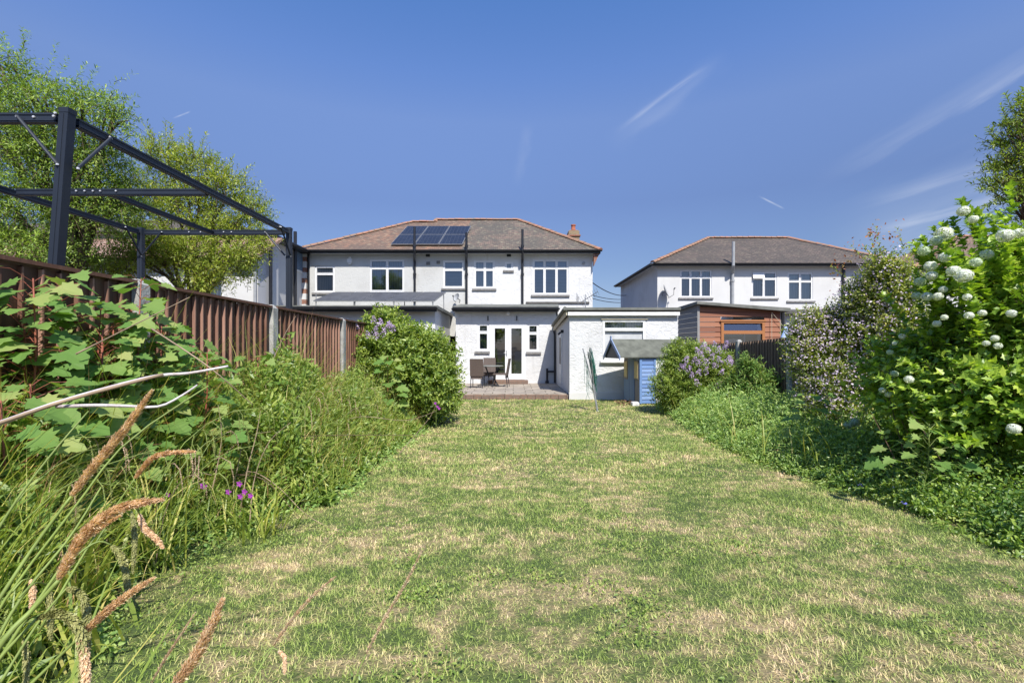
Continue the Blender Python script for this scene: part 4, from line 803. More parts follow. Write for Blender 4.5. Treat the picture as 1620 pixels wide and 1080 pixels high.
m = MB(); m.hexa([(-21,15.7,zlo),(pl+.15,15.7,zlo),(pl+.15,17.39,zlo+.95),(-21,17.39,zlo+.95),(-21,15.7,zlo+.1),(pl+.15,15.7,zlo+.1),(pl+.15,17.39,zlo+1.05),(-21,17.39,zlo+1.05)]); m.build('lower_roof', M['roof_red'], ln)
gutter(ln, -21, pl+.15, 15.63, zlo+.02)
for a in ((-13.2,-12.0,2.9,3.9),(-10.4,-9.6,3.0,4.0)):
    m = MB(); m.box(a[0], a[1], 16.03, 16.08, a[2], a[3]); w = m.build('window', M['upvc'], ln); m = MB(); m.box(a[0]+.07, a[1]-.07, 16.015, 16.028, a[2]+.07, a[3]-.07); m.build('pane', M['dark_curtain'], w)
pipe(ln, [(pl-.05,15.92,zlo-.05),(pl-.05,15.92,0)], .05, 'greypipe'); pipe(ln, [(pl+.12,16.6,5.0),(pl+.12,16.6,0)], .06, 'black')
pipe(ln, [(nx+.10,20.0,6.3),(nx+.10,20.0,2.5)], .07, 'black', 'soil_pipe'); pipe(ln, [(nx+.05,18.2,4.4),(nx+.05,18.2,1.5)], .035, 'white_paint')
m = MB(); m.box(nx+.002, nx+.03, 20.2, 22.0, P(0,430,20.5).z, P(0,396,20.5).z); w = m.build('side_window', M['upvc'], ln)
for a, b in ((20.27, 21.05), (21.12, 21.93)): m = MB(); m.box(nx+.031, nx+.038, a, b, P(0,430,20.5).z+.08, P(0,396,20.5).z-.08); m.build('pane', M['blue_blind'], w)
m = MB(); m.box(nx-.05, nx+.35, 17.05, 24, 5.55, 5.68); m.tube([(nx+.38,17.05,5.62),(nx+.38,24,5.62)], .06, 8); m.build('eaves', M['black'], ln)
# ---------------- overhead wires across the gap
for (xa, ya, da, xb, yb, db, lab) in ((937,447,21.2,995,466,33,'uppermost overhead wire sloping down from the main house wall to the right'), (937,467,30,1010,469,40,'middle overhead wire, level, crossing the sky gap between houses'), (937,472,30,1010,474,40,'lower level overhead wire just above the outbuilding roof')):
    a, b = P(xa,ya,da), P(xb,yb,db); m = MB(); m.tube([a.lerp(b, t/10)-Vector((0,0,.25*4*(t/10)*(1-t/10))) for t in range(11)], .022, 5)
    tag(m.build('overhead_wire', M['wire']), lab, 'wire', 'overhead wires in the gap between the houses')

# ================================================================ FENCES
def fence(name, X, ys, ztop, zbot, label, matb, side, post_h, pw=.10, caps=True):
    t = thing(name, (X, (ys[0]+ys[-1])/2, 0), label, 'fence')
    for i, y in enumerate(ys):
        m = MB(); zt = ztop(y)+post_h; z0 = zbot(y)-.05; a, b = X-pw/2, X+pw/2; c, d = y-pw/2, y+pw/2
        m.box(a, b, c, d, z0, zt-.03, .008); m.add([(a+.008,c+.008,zt-.03),(b-.008,c+.008,zt-.03),(b-.008,d-.008,zt-.03),(a+.008,d-.008,zt-.03),(X-.02,y-.02,zt),(X+.02,y-.02,zt),(X+.02,y+.02,zt),(X-.02,y+.02,zt)], [(4,5,6,7),(0,1,5,4),(1,2,6,5),(2,3,7,6),(3,0,4,7)])
        m.build('post', M['concrete'], t)
    for y0, y1 in zip(ys[:-1], ys[1:]):
        a, b = y0+pw/2+.004, y1-pw/2-.004; n = max(3, round((b-a)/.103)); m = MB(); st = (b-a)/n
        for k in range(n):
            ya = a+k*st; yb = ya+st+(.016 if k < n-1 else 0); za = zbot(ya)+.16; zt = ztop((ya+yb)/2)-random.uniform(.0, .008); m.cr = random.random()*.5
            jx = random.uniform(-.004, .004); s = side
            x_in = X-s*.004; lo, hi = (x_in+s*.004, x_in+s*(.030+jx))
            # feather edge: thin at the near side, thick proud edge at the far side
            q4 = [(hi-s*.014,ya),(hi,ya),(x_in+s*.008,yb),(x_in,yb)]
            if s < 0: q4 = q4[::-1]
            m.hexa([(u_,v_,za) for u_, v_ in q4]+[(u_,v_,zt) for u_, v_ in q4])
            c0 = m.cr; m.cr = random.uniform(.7, 1.0); m.box(min(hi-s*.016, hi+s*.007), max(hi-s*.016, hi+s*.007), ya-.012, ya-.001, za, zt-random.uniform(.005,.02)); m.cr = c0  # batten strip coloured paler: sun catching the board edges is painted in
        m.cr = .6
        if caps:
            xa, xb = sorted((X-s*.03, X+s*.045)); m.hexa([(xa,a,ztop(a)),(xb,a,ztop(a)),(xb,b,ztop(b)),(xa,b,ztop(b)),(xa,a,ztop(a)+.022),(xb,a,ztop(a)+.022),(xb,b,ztop(b)+.022),(xa,b,ztop(b)+.022)])
        for zz in (.45, .9):
            xa, xb = sorted((X-s*.006, X-s*.045)); m.hexa([(xa,a,ztop(a)-zz),(xb,a,ztop(a)-zz),(xb,b,ztop(b)-zz),(xa,b,ztop(b)-zz),(xa,a,ztop(a)-zz+.06),(xb,a,ztop(a)-zz+.06),(xb,b,ztop(b)-zz+.06),(xa,b,ztop(b)-zz+.06)])
        m.build('panel', M[matb], t)
        m = MB(); m.box(X-.02, X+.02, a, b, min(zbot(a), zbot(b))-.1, min(zbot(a), zbot(b))+.155); m.build('gravel_board', M['concrete'], t)
    return t
fence('left_fence'.replace('left_', 'garden_'), -2.55, [-.55, 1.38, 3.28, 5.09, 7.17, 9.1, 11.05, 13.0, 14.95, 16.7], lambda y: 1.905+.045*max(0, (7-y)/7), lambda y: float(gz(y)), 'red-brown board fence with concrete posts along the left side of the garden', 'fence_brown', 1, .035)
fence('garden_fence', 4.9, [1.0, 2.9, 4.75, 6.62, 8.54, 10.5, 12.4, 13.9], lambda y: 1.60+.012*max(0, 12-y)+(.055 if y < 8.5 else .055*max(0, (10.5-y)/2)), lambda y: float(gz(y)), 'dark weathered board fence with concrete posts along the right side of the garden', 'fence_dark', -1, .06, caps=False)

# ================================================================ METAL GAZEBO FRAME next door
gz_t = thing('gazebo_frame', (-3.85, 4.7, .3), 'bare dark grey metal gazebo frame standing beyond the left fence under the trees', 'gazebo')
Xr_, Xl_, Yn, Yf, Zt = -2.92, -4.85, 3.17, 6.30, 3.05
def post(x, y, top, w=.060):
    m = MB(); m.box(x-w/2, x+w/2, y-w/2, y+w/2, .3, top, .004); m.box(x-w/2-.002, x+w/2+.002, y-w/2-.002, y+w/2+.002, top-.02, top+.012); m.box(x-.004, x+.004, y-w/2-.003, y-w/2+.001, .35, top-.03)
    if y < 4: m.v = [(a-(top-c)*.075, b_, c) for a, b_, c in m.v]
    o = m.build('post', M['metal_dark'], gz_t); return o
def beam(a, b, w=.04, h=.062, name='beam'):
    a, b = Vector(a), Vector(b); d = (b-a).normalized(); s = d.cross(Vector((0,0,1))).normalized()*w/2; u = Vector((0,0,h/2)); m = MB()
    m.hexa([a-s-u, b-s-u, b+s-u, a+s-u, a-s+u, b-s+u, b+s+u, a+s+u]); s2 = s*1.25
    for k in (-.62, .62): m.hexa([a-s2+u*(k-.12), b-s2+u*(k-.12), b+s2+u*(k-.12), a+s2+u*(k-.12), a-s2+u*(k+.12), b-s2+u*(k+.12), b+s2+u*(k+.12), a+s2+u*(k+.12)])
    return m.build(name, M['metal_dark'], gz_t)
for x, y in ((Xr_,Yn),(Xr_,Yf),(Xl_,Yf),(Xl_,Yn)): post(x, y, Zt)
zb = Zt-.05
beam((Xl_+.06,Yn,zb),(Xr_-.06,Yn,zb)); beam((Xl_+.06,Yf,zb),(Xr_-.06,Yf,zb)); beam((Xr_,Yn+.06,zb),(Xr_,Yf-.06,zb)); beam((Xl_,Yn+.06,zb),(Xl_,Yf-.06,zb))
ym = 4.66; beam((Xl_+.08,ym,zb-.005),(Xr_-.03,ym,zb-.005)); xm = (Xl_+Xr_)/2-.02; beam((xm,ym+.03,zb-.01),(xm,Yf-.03,zb-.01), .04, .05)
mb = MB()
for x, y, dx, dy in ((Xr_,Yn,0,1),(Xr_,Yn,-1,0),(Xr_,Yf,-1,0),(Xr_,Yf,0,-1),(Xl_,Yf,1,0),(Xl_,Yf,0,-1)):
    b = MB(); L = .26; off = .035; ox, oy = (0, -.036) if dx else (.036, 0)
    p0 = Vector((x+dx*off+ox, y+dy*off+oy, Zt-.36)); p1 = Vector((x+dx*(L+off)+ox, y+dy*(L+off)+oy, Zt-.05)); b.tube([p0, p1], .011, 8); b.build('brace', M['metal_dark'], gz_t)
    for p in (p0, p1): mb = MB(); mb.lathe((p.x, p.y, p.z-.008), [(.010,0),(.010,.010),(.005,.013)], 8); mb.build('bolt', M['bolt'], gz_t)
for x, y, z in ((Xr_-.2,Yn-.024,zb+.0),(Xr_-.05,Yn-.034,zb+.02),(Xr_+.024,Yn+.3,zb+.01),(Xr_-.09,Yn-.034,1.95),(Xr_-.06,Yn-.034,zb+.0),(Xr_+.024,Yf-.3,zb),(xm-.12,ym-.03,zb),(xm-.2,ym-.03,zb),(xm-.28,ym-.03,zb),(xm-.05,ym-.03,zb),(xm+.1,ym-.03,zb),(xm-.15,Yf-.03,zb),(xm+.15,Yf-.03,zb),(xm+.25,Yf-.03,zb),(xm-.3,Yf-.03,zb)):
    mb = MB(); mb.lathe((x, y, z), [(.0,-.008),(.007,-.006),(.009,.0),(.007,.006)], 8, 'Y'); mb.build('bolt', M['bolt'], gz_t)

# ================================================================ PLAYHOUSE
ph = thing('playhouse', (3.33, 12.72, 0), 'small blue wooden playhouse with grey felt roof and yellow window boards', 'playhouse')
bx0, bx1, by0, by1 = 3.33, 4.58, 12.72, 13.68; ev = P(0,562,12.75).z-.03; rdg = P(0,538,13.3).z; ryc = (by0+by1)/2
# front wall of bright blue horizontal boards
m = MB(); k = 0
z = .04; xa, xb = bx0, P(1037,0,by0).x
while z < ev-.02:
    zb2 = min(z+.098, ev-.015); m.cr = random.random(); m.hexa([(xa,by0-.022,z),(xb,by0-.022,z),(xb,by0,z),(xa,by0,z),(xa,by0-.006,zb2),(xb,by0-.006,zb2),(xb,by0,zb2),(xa,by0,zb2)]); z += .102
fw_ = m.build('front_boards', M['blue_paint'], ph)
m = MB(); m.box(bx0-.02, bx0+.045, by0-.032, by0-.023, .03, ev-.03, .003); m.box(xb-.02, xb+.03, by0-.034, by0-.004, .03, ev-.03); m.box(bx0-.02, bx1, by0-.04, by0-.006, ev-.045, ev-.0); m.build('front_trim', M['blue_paint'], ph)
m = MB(); 
for k in range(5):
    m.cr = random.random(); a = xb+.035+k*.06; m.box(a, a+.055, by0-.01, by0+.01, .03, ev-.05)
m.build('white_boards', M['white_paint'], ph)
# left wall, door and boarded windows
m = MB(); m.box(bx0-.0, bx0+.02, by0+.01, by1, .03, ev); m.box(bx0+.02, bx1, by1-.02, by1, .03, ev); m.box(bx1-.02, bx1, by0+.01, by1-.02, .03, ev); m.add([(bx0+.01,by0,ev),(bx0+.01,by1,ev),(bx0+.01,ryc,rdg-.05)], [(0,2,1)])
m.build('side_wall', M['old_ply'], ph)
m = MB(); dy0, dy1 = 13.02, 13.36
for k in range(6):
    m.cr = random.random(); a = dy0+k*(dy1-dy0)/6; m.box(bx0-.03, bx0-.002, a+.004, a+(dy1-dy0)/6-.004, .06, ev-.04, .003)
m.build('door', M['blue_grey_paint'], ph)
m = MB(); m.box(bx0-.016, bx0-.001, 13.37, 13.66, .04, .62); m.box(bx0-.016, bx0-.001, by0+.02, by0+.33, .9*ev-.03, ev-.04); m.build('lower_panel', M['blue_grey_paint'], ph)
for a, b in ((12.79, 12.97), (13.42, 13.60)):
    m = MB(); m.box(bx0-.03, bx0-.002, a-.03, b+.03, .66, 1.16); w = m.build('window_frame', M['old_ply'], ph); m = MB(); m.box(bx0-.038, bx0-.031, a, b, .69, 1.13); m.build('window_board', M['yellow_panel'], w)
# roof with porch overhang to the left
ox = bx0-.59; ye0, ye1 = by0-.08, by1+.01; t = .025
for s, (ya, yb) in ((0, (ye0, ryc)), (1, (ye1, ryc))):
    m = MB(); p = [(ox,ya,ev-.03),(bx1+.1,ya,ev-.03),(bx1+.1,yb,rdg),(ox,yb,rdg)]; q = [(a, b, c+t) for a, b, c in p]
    m.hexa(p+q) if s == 0 else m.hexa([p[0],p[3],p[2],p[1],q[0],q[3],q[2],q[1]]); m.build('roof', M['felt_green'], ph)
m = MB(); m.hexa([(ox,ye0+.12,ev+.155),(bx1+.1,ye0+.12,ev+.155),(bx1+.1,ye0+.35,ev+.29),(ox,ye0+.35,ev+.29)]+[(a,b,c) for a,b,c in [(ox,ye0+.12,ev+.16),(bx1+.1,ye0+.12,ev+.16),(bx1+.1,ye0+.35,ev+.296),(ox,ye0+.35,ev+.296)]]) if False else None
m = MB()
for ya in (ye0-.02, ye1+.02):
    m.hexa([(ox-.03,ya,ev-.10),(ox-.004,ya,ev-.10),(ox-.004,ryc,rdg-.045),(ox-.03,ryc,rdg-.045),(ox-.03,ya,ev+.01),(ox-.004,ya,ev+.01),(ox-.004,ryc,rdg+.06),(ox-.03,ryc,rdg+.06)])
m.box(ox-.034, ox-.002, ryc-.03, ryc+.03, rdg-.02, rdg+.11); m.build('bargeboard', M['blue_trim'], ph)
m = MB(); m.add([(ox+.012,ye0+.03,ev-.05),(ox+.012,ye1-.03,ev-.05),(ox+.012,ryc,rdg-.01)], [(0,2,1)]); m.build('gable', M['metal_dark'], ph)
ph.rotation_euler = (0, 0, R(12))
m = MB(); m.box(3.05, 3.22, 12.35, 12.55, float(gz(12.4))-.01, .11, .02); o = m.build('plastic_tub', M['whiteware']); tag(o, 'small white tub lying on the grass in front of the blue playhouse', 'tub')
mm = rng.uniform([2.75,12.4,0.02],[3.3,13.6,.06],(160,3)); o = leaves('leaf_litter', mm, rng.normal(size=(160,3))*[1,1,.3], rng.normal(size=(160,3))+[0,0,1.5], rng.uniform(.03,.08,160), T_OVAL, M['debris']); tag(o, kind='stuff'); tag(o, 'dead brown leaves swept up against the playhouse', 'leaf litter')

# ================================================================ ROTARY DRYER
rd = thing('rotary_clothes_dryer', (P(945,0,11.25).x, 11.25, 0), 'folded rotary clothes dryer with leaning pole and green lines on the lawn', 'clothes dryer')
b0 = P(946,652,11.25); b1 = P(940,620,11.3); m = MB(); m.tube([b0-Vector((0,0,.05)), b1], .024, 10); m.tube([b1, P(938,608,11.3)], .034, 10); m.build('pole', M['steel'], rd)
tops = [P(922,551,11.35), P(933,549.5,11.15), P(935,550,11.5), P(930,556,11.3)]
for q in tops: m = MB(); m.tube([b1+Vector((0,0,.02)), b1.lerp(q, .5)+Vector((.01,0,0)), q], .013, 6); m.build('arm', M['steel'], rd)
m = MB()
for k in range(26):
    a = tops[random.choice([1,1,2,2,3])]; t0 = random.uniform(.05, .95); p = b1.lerp(a, 1-t0*.15)+Vector((random.uniform(-.03,.03),random.uniform(-.05,.05),0)); q = b1+Vector((random.uniform(-.02,.07),random.uniform(-.06,.06),random.uniform(-.02,.35)))
    m.tube([p, p.lerp(q,.5)+Vector((random.uniform(.01,.06),0,-.03)), q], .0045, 4)
for k in range(6):
    p = tops[0].lerp(b1, random.uniform(.05,.4)); q = p+Vector((random.uniform(-.02,.1),random.uniform(-.05,.05),-random.uniform(.5,.75))); m.tube([p, q, q.lerp(b1,.8)], .004, 4)
c = P(929,628,11.3); m.tube([c+Vector((0,0,.35)), c+Vector((.0,0,.1)), c+Vector((.05,0,-.03)), c+Vector((.02,0,-.10)), c+Vector((-.03,0,-.03)), c+Vector((.02,0,.1))], .004, 4)
m.build('lines', M['green_cord'], rd)
m = MB(); m.lathe((b0.x, b0.y, -.01), [(.14,0),(.12,.02),(.04,.035),(.03,.05)], 12); m.build('ground_socket', M['concrete'], rd)

# ================================================================ PATIO FURNITURE
def chair(loc, rot, label):
    t = thing('patio_chair', (0,0,0), label, 'chair', 'wicker chairs on the patio')
    m = MB(); m.box(-.22, .22, -.22, .24, .42, .47, .012); m.build('seat', M['wicker'], t)
    m = MB()  # back: slight recline, at -y side
    m.hexa([(-.23,-.235,.40),(.23,-.235,.40),(.23,-.205,.40),(-.23,-.205,.40),(-.225,-.33,.98),(.225,-.33,.98),(.225,-.30,.98),(-.225,-.30,.98)]); m.build('backrest', M['wicker'], t)
    for x_ in (-.20, .20):
        for y_, tz in ((-.21, -.27), (.22, .24)):
            m = MB(); m.tube([(x_, y_, .43), (x_*1.02, tz, 0)], [.016, .012], 8); m.build('leg', M['metal_dark'], t)
    m = MB(); m.box(-.21, .21, -.205, -.19, .30, .42); m.build('apron', M['wicker'], t); m = MB(); m.box(-.20,.20,.215,.225,.36,.42); m.build('apron', M['wicker'], t)
    t.location = loc; t.rotation_euler = (0, 0, rot); return t
YC = 16.6
chair((P(756,0,YC-.1).x, YC-.15, .15), R(-4), 'brown wicker chair with its high back towards the lawn, nearest the lilac')
chair((P(799,0,YC+.1).x-.15, YC+.15, .15), R(82), 'wicker chair seen side-on at the right of the patio table, facing left')
chair((P(771,0,YC).x, YC+1.05, .15), R(178), 'wicker chair on the far side of the patio table, half hidden by another')
tb = thing('patio_table', (P(783,0,YC+.3).x, YC+.35, .15), 'small round-edged patio table between the wicker chairs', 'table')
c = tb.location; m = MB(); m.lathe((c.x-.12, c.y, .15+.69), [(.40,.0),(.42,.012),(.42,.03),(.40,.04)], 28); m.build('tabletop', M['felt'], tb)
for k in range(4):
    a = R(45+90*k); m = MB(); dx, dy_ = math.cos(a), math.sin(a); m.tube([(c.x-.12+dx*.30,c.y+dy_*.30,.84),(c.x-.12+dx*.14,c.y+dy_*.14,.55),(c.x-.12+dx*.16,c.y+dy_*.16,.38),(c.x-.12+dx*.33,c.y+dy_*.33,.15)], .014, 8); m.build('leg', M['metal_dark'], tb)
m = MB(); m.lathe((c.x-.12,c.y,.52), [(.15,0),(.165,.008),(.15,.016),(.135,.008)], 20); m.build('leg_ring', M['metal_dark'], tb)
# ================================================================ PLANTS
def Bl(px, py, Y, rx, rz_, ry): c = P(px, py, Y); return (c.x, c.y, c.z, rx*Y/F, ry, rz_*Y/F)
def stems_to(name, base, targets, r0, mat, parent, wob=.12, n=7):
    m = MB()
    for t in targets:
        a = Vector(base)+Vector((random.uniform(-.06,.06), random.uniform(-.06,.06), 0)); b = Vector(t); pts = []
        for i in range(6):
            k = i/5; q = a.lerp(b, k); q.z = a.z+(b.z-a.z)*(k**0.8); q += Vector((random.uniform(-wob,wob), random.uniform(-wob,wob), 0))*math.sin(k*math.pi)
            pts.append(q)
        m.tube(pts, [r0*(1-.8*i/5) for i in range(6)], n)
    return m.build(name, M[mat], parent, smooth=True)
def shrub(name, label, cat, base, blobs, ns, nl, size, tpl, mat, L=.22, spread=.8, droop=.12, up=.45, inner=.35, lo=.72, stem='twig', r0=.016, minz=None, group=None, seed=1.0, upn=.8, lumpy=.22, twig='twig', extra=None):
    t = thing(name, base, label, cat, group)
    mz = minz if minz is not None else (lambda q: gz(q[:,1])+.05)
    o, d = blob_points(blobs, ns, lo, 1.0, mz, seed, lumpy=lumpy)
    d = norm(d+np.array([0,0,up])+rng.normal(size=d.shape)*.35); Ls = L*rng.uniform(.55, 1.3, len(o))
    if extra is not None: o = np.concatenate([o, extra[0]]); d = np.concatenate([d, extra[1]]); Ls = np.concatenate([Ls, extra[2]])
    q, ld, ln, sz, seg = shoots(o-d*(Ls*.4)[:,None], d, Ls, nl, size, spread, droop, upn=upn)
    leaves('foliage', q, ld, ln, sz, tpl, M[mat], t)
    ni = int(ns*nl*inner)
    if ni:
        o2, d2 = blob_points(blobs, ni, .25, .72, mz, seed, cull=.0); leaves('inner_foliage', o2, norm(d2+rng.normal(size=d2.shape)*.8), rng.normal(size=d2.shape)*.6+[0,0,1], size*rng.uniform(.8,1.3,ni), tpl, M[mat], t)
    k = rng.choice(len(o), min(len(o), 1500), replace=False); twigs('twigs', tuple(a[k] for a in seg), .0035, M[twig], t)
    stems_to('stems', base, [(b[0], b[1], b[2]+b[5]*.2) for b in blobs]*2, r0, stem, t)
    return t
def cluster_mesh(kind):
    """one flower head as points of small petals, unit radius, returned as mesh object data"""
    pass
def petals_cone(name, c, R_, Hh, n, mat, parent, size, axis=(0,0,1)):
    ax = norm(np.array(axis, float)); u = rng.random(n)**.8; th = rng.uniform(0, 2*math.pi, n); rr = R_*(1-u*.75)*rng.uniform(.7,1.1,n)
    a = norm(np.cross(ax, [0.3,1,.2])); b = np.cross(ax, a); rad = np.cos(th)[:,None]*a+np.sin(th)[:,None]*b
    p = np.array(c)+ax*((u-.3)*Hh)[:,None]+rad*rr[:,None]; d = norm(rng.normal(size=(n,3))+rad*.3); nn = norm(rad+ax*.3+rng.normal(size=(n,3))*.35)
    return leaves(name, p, d, nn, size*rng.uniform(.7,1.2,n), T_PETAL, M[mat], parent)
def ball(name, c, r, mat, parent, n=150):
    d = norm(rng.normal(size=(n,3))); p = np.array(c)+d*r*rng.uniform(.86,1.02,(n,1))*np.array([1,1,.88]); t_ = norm(np.cross(d, rng.normal(size=(n,3))))
    size = r*.46; P_ = []; D_ = []; N_ = []
    for k in range(4):
        a = k*math.pi/2; D_.append(t_*math.cos(a)+np.cross(d, t_)*math.sin(a)); P_.append(p); N_.append(d+rng.normal(size=d.shape)*.15)
    r_ = np.tile(rng.random(n), 4)
    return leaves(name, np.concatenate(P_), np.concatenate(D_), np.concatenate(N_), size*.62, T_PETAL, M[mat], parent, r=r_)
# ---- lawn blades
def lawn_blades(name, y0, y1, dens, hl, wd):
    A = (y1-y0)*6.5; n = int(A*dens); y = rng.uniform(y0, y1, n); x = rng.uniform(-2.6, 4.8, n)
    e = .05*np.sin(y*9)+.04*np.sin(y*23)
    xl = np.interp(y, LEy, LEx)-.08+e; xr = np.interp(y, REy, REx)+.10+e
    far = y > 12.9; xl = np.where(y > 13.3, -1.8, xl); xr = np.where(far, 3.3, xr); ok = (x > xl) & (x < xr) & (y < 14.07) & (np.abs(x)*F < (y+.25)*900)
    x, y = x[ok], y[ok]; n = len(x); p = np.stack([x, y, gz(y)], 1)
    L_ = hl*rng.uniform(.5, 1.2, n)*(1+.35*np.sin(x*3.1+1)*np.sin(y*2.3)); 
    return tag(blades(name, p, rng.uniform(0, 6.28, n), L_, wd*rng.uniform(.6,1.2,n), rng.uniform(.15, 1.35, n), rng.uniform(.0, .9, n), M['grass'], None, segs=2), kind='stuff')
lawn_blades('lawn_grass', .9, 2.6, 13500, .021, .0034); lawn_blades('lawn_grass', 2.6, 4.6, 8500, .026, .0046); lawn_blades('lawn_grass', 4.6, 8.0, 3600, .036, .008); lawn_blades('lawn_grass', 8.0, 14.07, 1300, .040, .014)

# ---- left border: mixed low growth
def bedH(x, y):
    xl = np.interp(y, LEy, LEx); t = np.clip((xl-x)/np.maximum(xl+2.55, .2), 0, 1)
    top = np.interp(y, [0, 2, 3.5, 5, 6.2, 7.5, 9, 12, 14], [.55, .78, .92, .95, .86, .66, .5, .4, .3]); w = np.clip((xl-x)/.75, 0, 1)
    return (.07+top*np.sin(w*math.pi/2)**1.1)*(1+.16*np.sin(x*6+y*3.1)+.13*np.sin(y*7.7-x*4)+.08*np.sin(y*17+x*13)), t
def bed_points(n, y0=.9, y1=13.0, surf=.55, side='L', pad=.0):
    X, Y_, Z = [], [], []; got = 0
    while got < n:
        m = n*2; y = y0+(y1-y0)*rng.random(m)**1.5; x = rng.uniform(-2.52, -1.1, m); xl = np.interp(y, LEy, LEx)+.05*np.sin(y*11)+.03*np.sin(y*27)
        ok = (x < xl+pad) & (np.abs(x)*F < (y+.4)*880); x, y = x[ok], y[ok]; h, _ = bedH(x, y); u = rng.random(len(x))**surf; z = gz(y)+h*u; X.append(x); Y_.append(y); Z.append(z); got += len(x)
    return np.stack([np.concatenate(X), np.concatenate(Y_), np.concatenate(Z)], 1)[:n]
def scatter(name, p, size, tpl, mat, out=(.35,-.35,.4), label=None, cat=None, kind='stuff', dn=.9, nn=.5):
    n = len(p); d = norm(rng.normal(size=(n,3))*dn+np.array(out)); nr = norm(np.array([.1,-.35,.9])+rng.normal(size=(n,3))*nn)
    o = leaves(name, p, d, nr, size, tpl, M[mat]); return tag(o, label, cat, kind=kind)
n = 62000; p = bed_points(n); dist = p[:,1]; scatter('border_foliage', p, rng.uniform(.022,.048,n)*np.interp(dist, [1,4,10], [.85,1.15,1.7]), T_OVAL, 'leaf_weed', label='dense mixed green leaves filling the left border', cat='border foliage')
n = 16000; p = bed_points(n, 1.0, 9.5, .35); scatter('border_foliage', p, rng.uniform(.05,.11,n), T_LANCE, 'leaf_weed', label='narrow pointed leaves growing through the left border', cat='border foliage', out=(.2,-.2,.7))
n = 5200; p = bed_points(n, 1.1, 9.0, .6); p[:,2] = gz(p[:,1])+.1; h, _ = bedH(p[:,0], p[:,1]); tag(blades('wild_grass', p, rng.uniform(0,6.28,n), (h+.12)*rng.uniform(.7,1.35,n), rng.uniform(.004,.009,n), rng.uniform(1.1,1.55,n), rng.uniform(.3,1.6,n), M['sedge'], segs=4, power=1.5), 'long green grass growing through the left border', 'wild grass', kind='stuff')
n = 1300; p = bed_points(n, 1.6, 8.5, .6); p[:,2] = gz(p[:,1])+.1; h, _ = bedH(p[:,0], p[:,1]); tag(blades('dry_grass', p, rng.uniform(0,6.28,n), (h+.10)*rng.uniform(.6,1.3,n), rng.uniform(.003,.006,n), rng.uniform(1.0,1.55,n), rng.uniform(.2,1.4,n), M['dry_blade'], segs=4, power=1.5), 'dry straw-coloured stalks among the left border growth', 'dry grass', kind='stuff')
# low edge growth spilling on to the lawn, left
def edge_pts(n, y0, y1, side, w, hgt):
    y = y0+(y1-y0)*rng.random(n)**1.3; e = np.interp(y, LEy, LEx) if side < 0 else np.interp(y, REy, REx); off = rng.uniform(-.12, w, n)*(1+.5*np.sin(y*5)+.3*np.sin(y*13)); x = e+side*off; z = gz(y)+hgt*rng.random(n)*np.clip((off+.15)/.3, .15, 1); return np.stack([x, y, z], 1)
n = 9000; scatter('edging_plants', edge_pts(n, 1.6, 12, -1, .3, .16), rng.uniform(.018,.04,n), T_OVAL, 'leaf_fern', label='small soft leaves along the left lawn edge', cat='edging plants')

# ---- right border ground cover
def rb_points(n, y0, y1, x1=4.84, surf=.5):
    out = []; got = 0
    while got < n:
        m = n*2; y = y0+(y1-y0)*rng.random(m)**1.2; x = rng.uniform(2.3, x1, m); e = np.interp(y, REy, REx)+.05*np.sin(y*9)+.04*np.sin(y*21); ok = (x > e-.03) & (np.abs(x)*F < (y+.3)*870) & ((y < 12.4) | (x > 4.75)); x, y, e = x[ok], y[ok], e[ok]
        top = np.interp(y, [2, 4, 5.5, 7, 9, 12, 13], [.22, .30, .42, .52, .50, .38, .3]); h = (.07+top*np.sin(np.clip((x-e)/.6, 0, 1)*math.pi/2))*(1+.18*np.sin(x*7+y*2.3)+.14*np.sin(y*8.3-x*3)+.08*np.sin(y*19+x*11)); z = gz(y)+h*rng.random(len(x))**surf; out.append(np.stack([x,y,z],1)); got += len(x)
    return np.concatenate(out)[:n]
n = 46000; p = rb_points(n, 4.3, 13.2); scatter('ground_cover', p, rng.uniform(.030,.060,n)*np.interp(p[:,1], [4,12], [.9,1.5]), T_LANCE, 'leaf_fern', label='soft light green ground cover along the right border', cat='ground cover', out=(-.3,-.3,.4))
n = 30000; p = rb_points(n, 2.0, 5.2); scatter('ground_cover', p, rng.uniform(.020,.042,n), T_OVAL, 'leaf_vinca', label='dark glossy ground cover beneath the snowball bush', cat='ground cover', out=(-.3,-.3,.3))
n = 9000; scatter('edging_plants', edge_pts(n, 2.3, 8, 1, .3, .15), rng.uniform(.018,.038,n), T_OVAL, 'leaf_weed', label='small leaves along the right lawn edge', cat='edging plants')
n = 450; p = rb_points(n, 4.5, 12.5, surf=.2); p[:,2] = gz(p[:,1])+.1; tag(blades('wild_grass', p, rng.uniform(0,6.28,n), rng.uniform(.35,.65,n), rng.uniform(.006,.012,n), rng.uniform(1.0,1.5,n), rng.uniform(.3,1.2,n), M['sedge'], segs=3), 'long grass blades in the right border', 'wild grass', kind='stuff')
for k, (px, py) in enumerate([(1430,797),(1447,783),(1458,776),(1412,772),(1362,768),(1402,757)]):
    c = P(px, py, on_ground(px, py+22)[1]+.05); o = petals_cone('blue_flower', c, .012, .012, 6, 'blue_fl', None, .02, (0,-.5,.8)); tag(o, 'tiny blue flower among the dark ground cover under the snowball bush', 'flower', 'tiny blue flowers under the snowball bush')

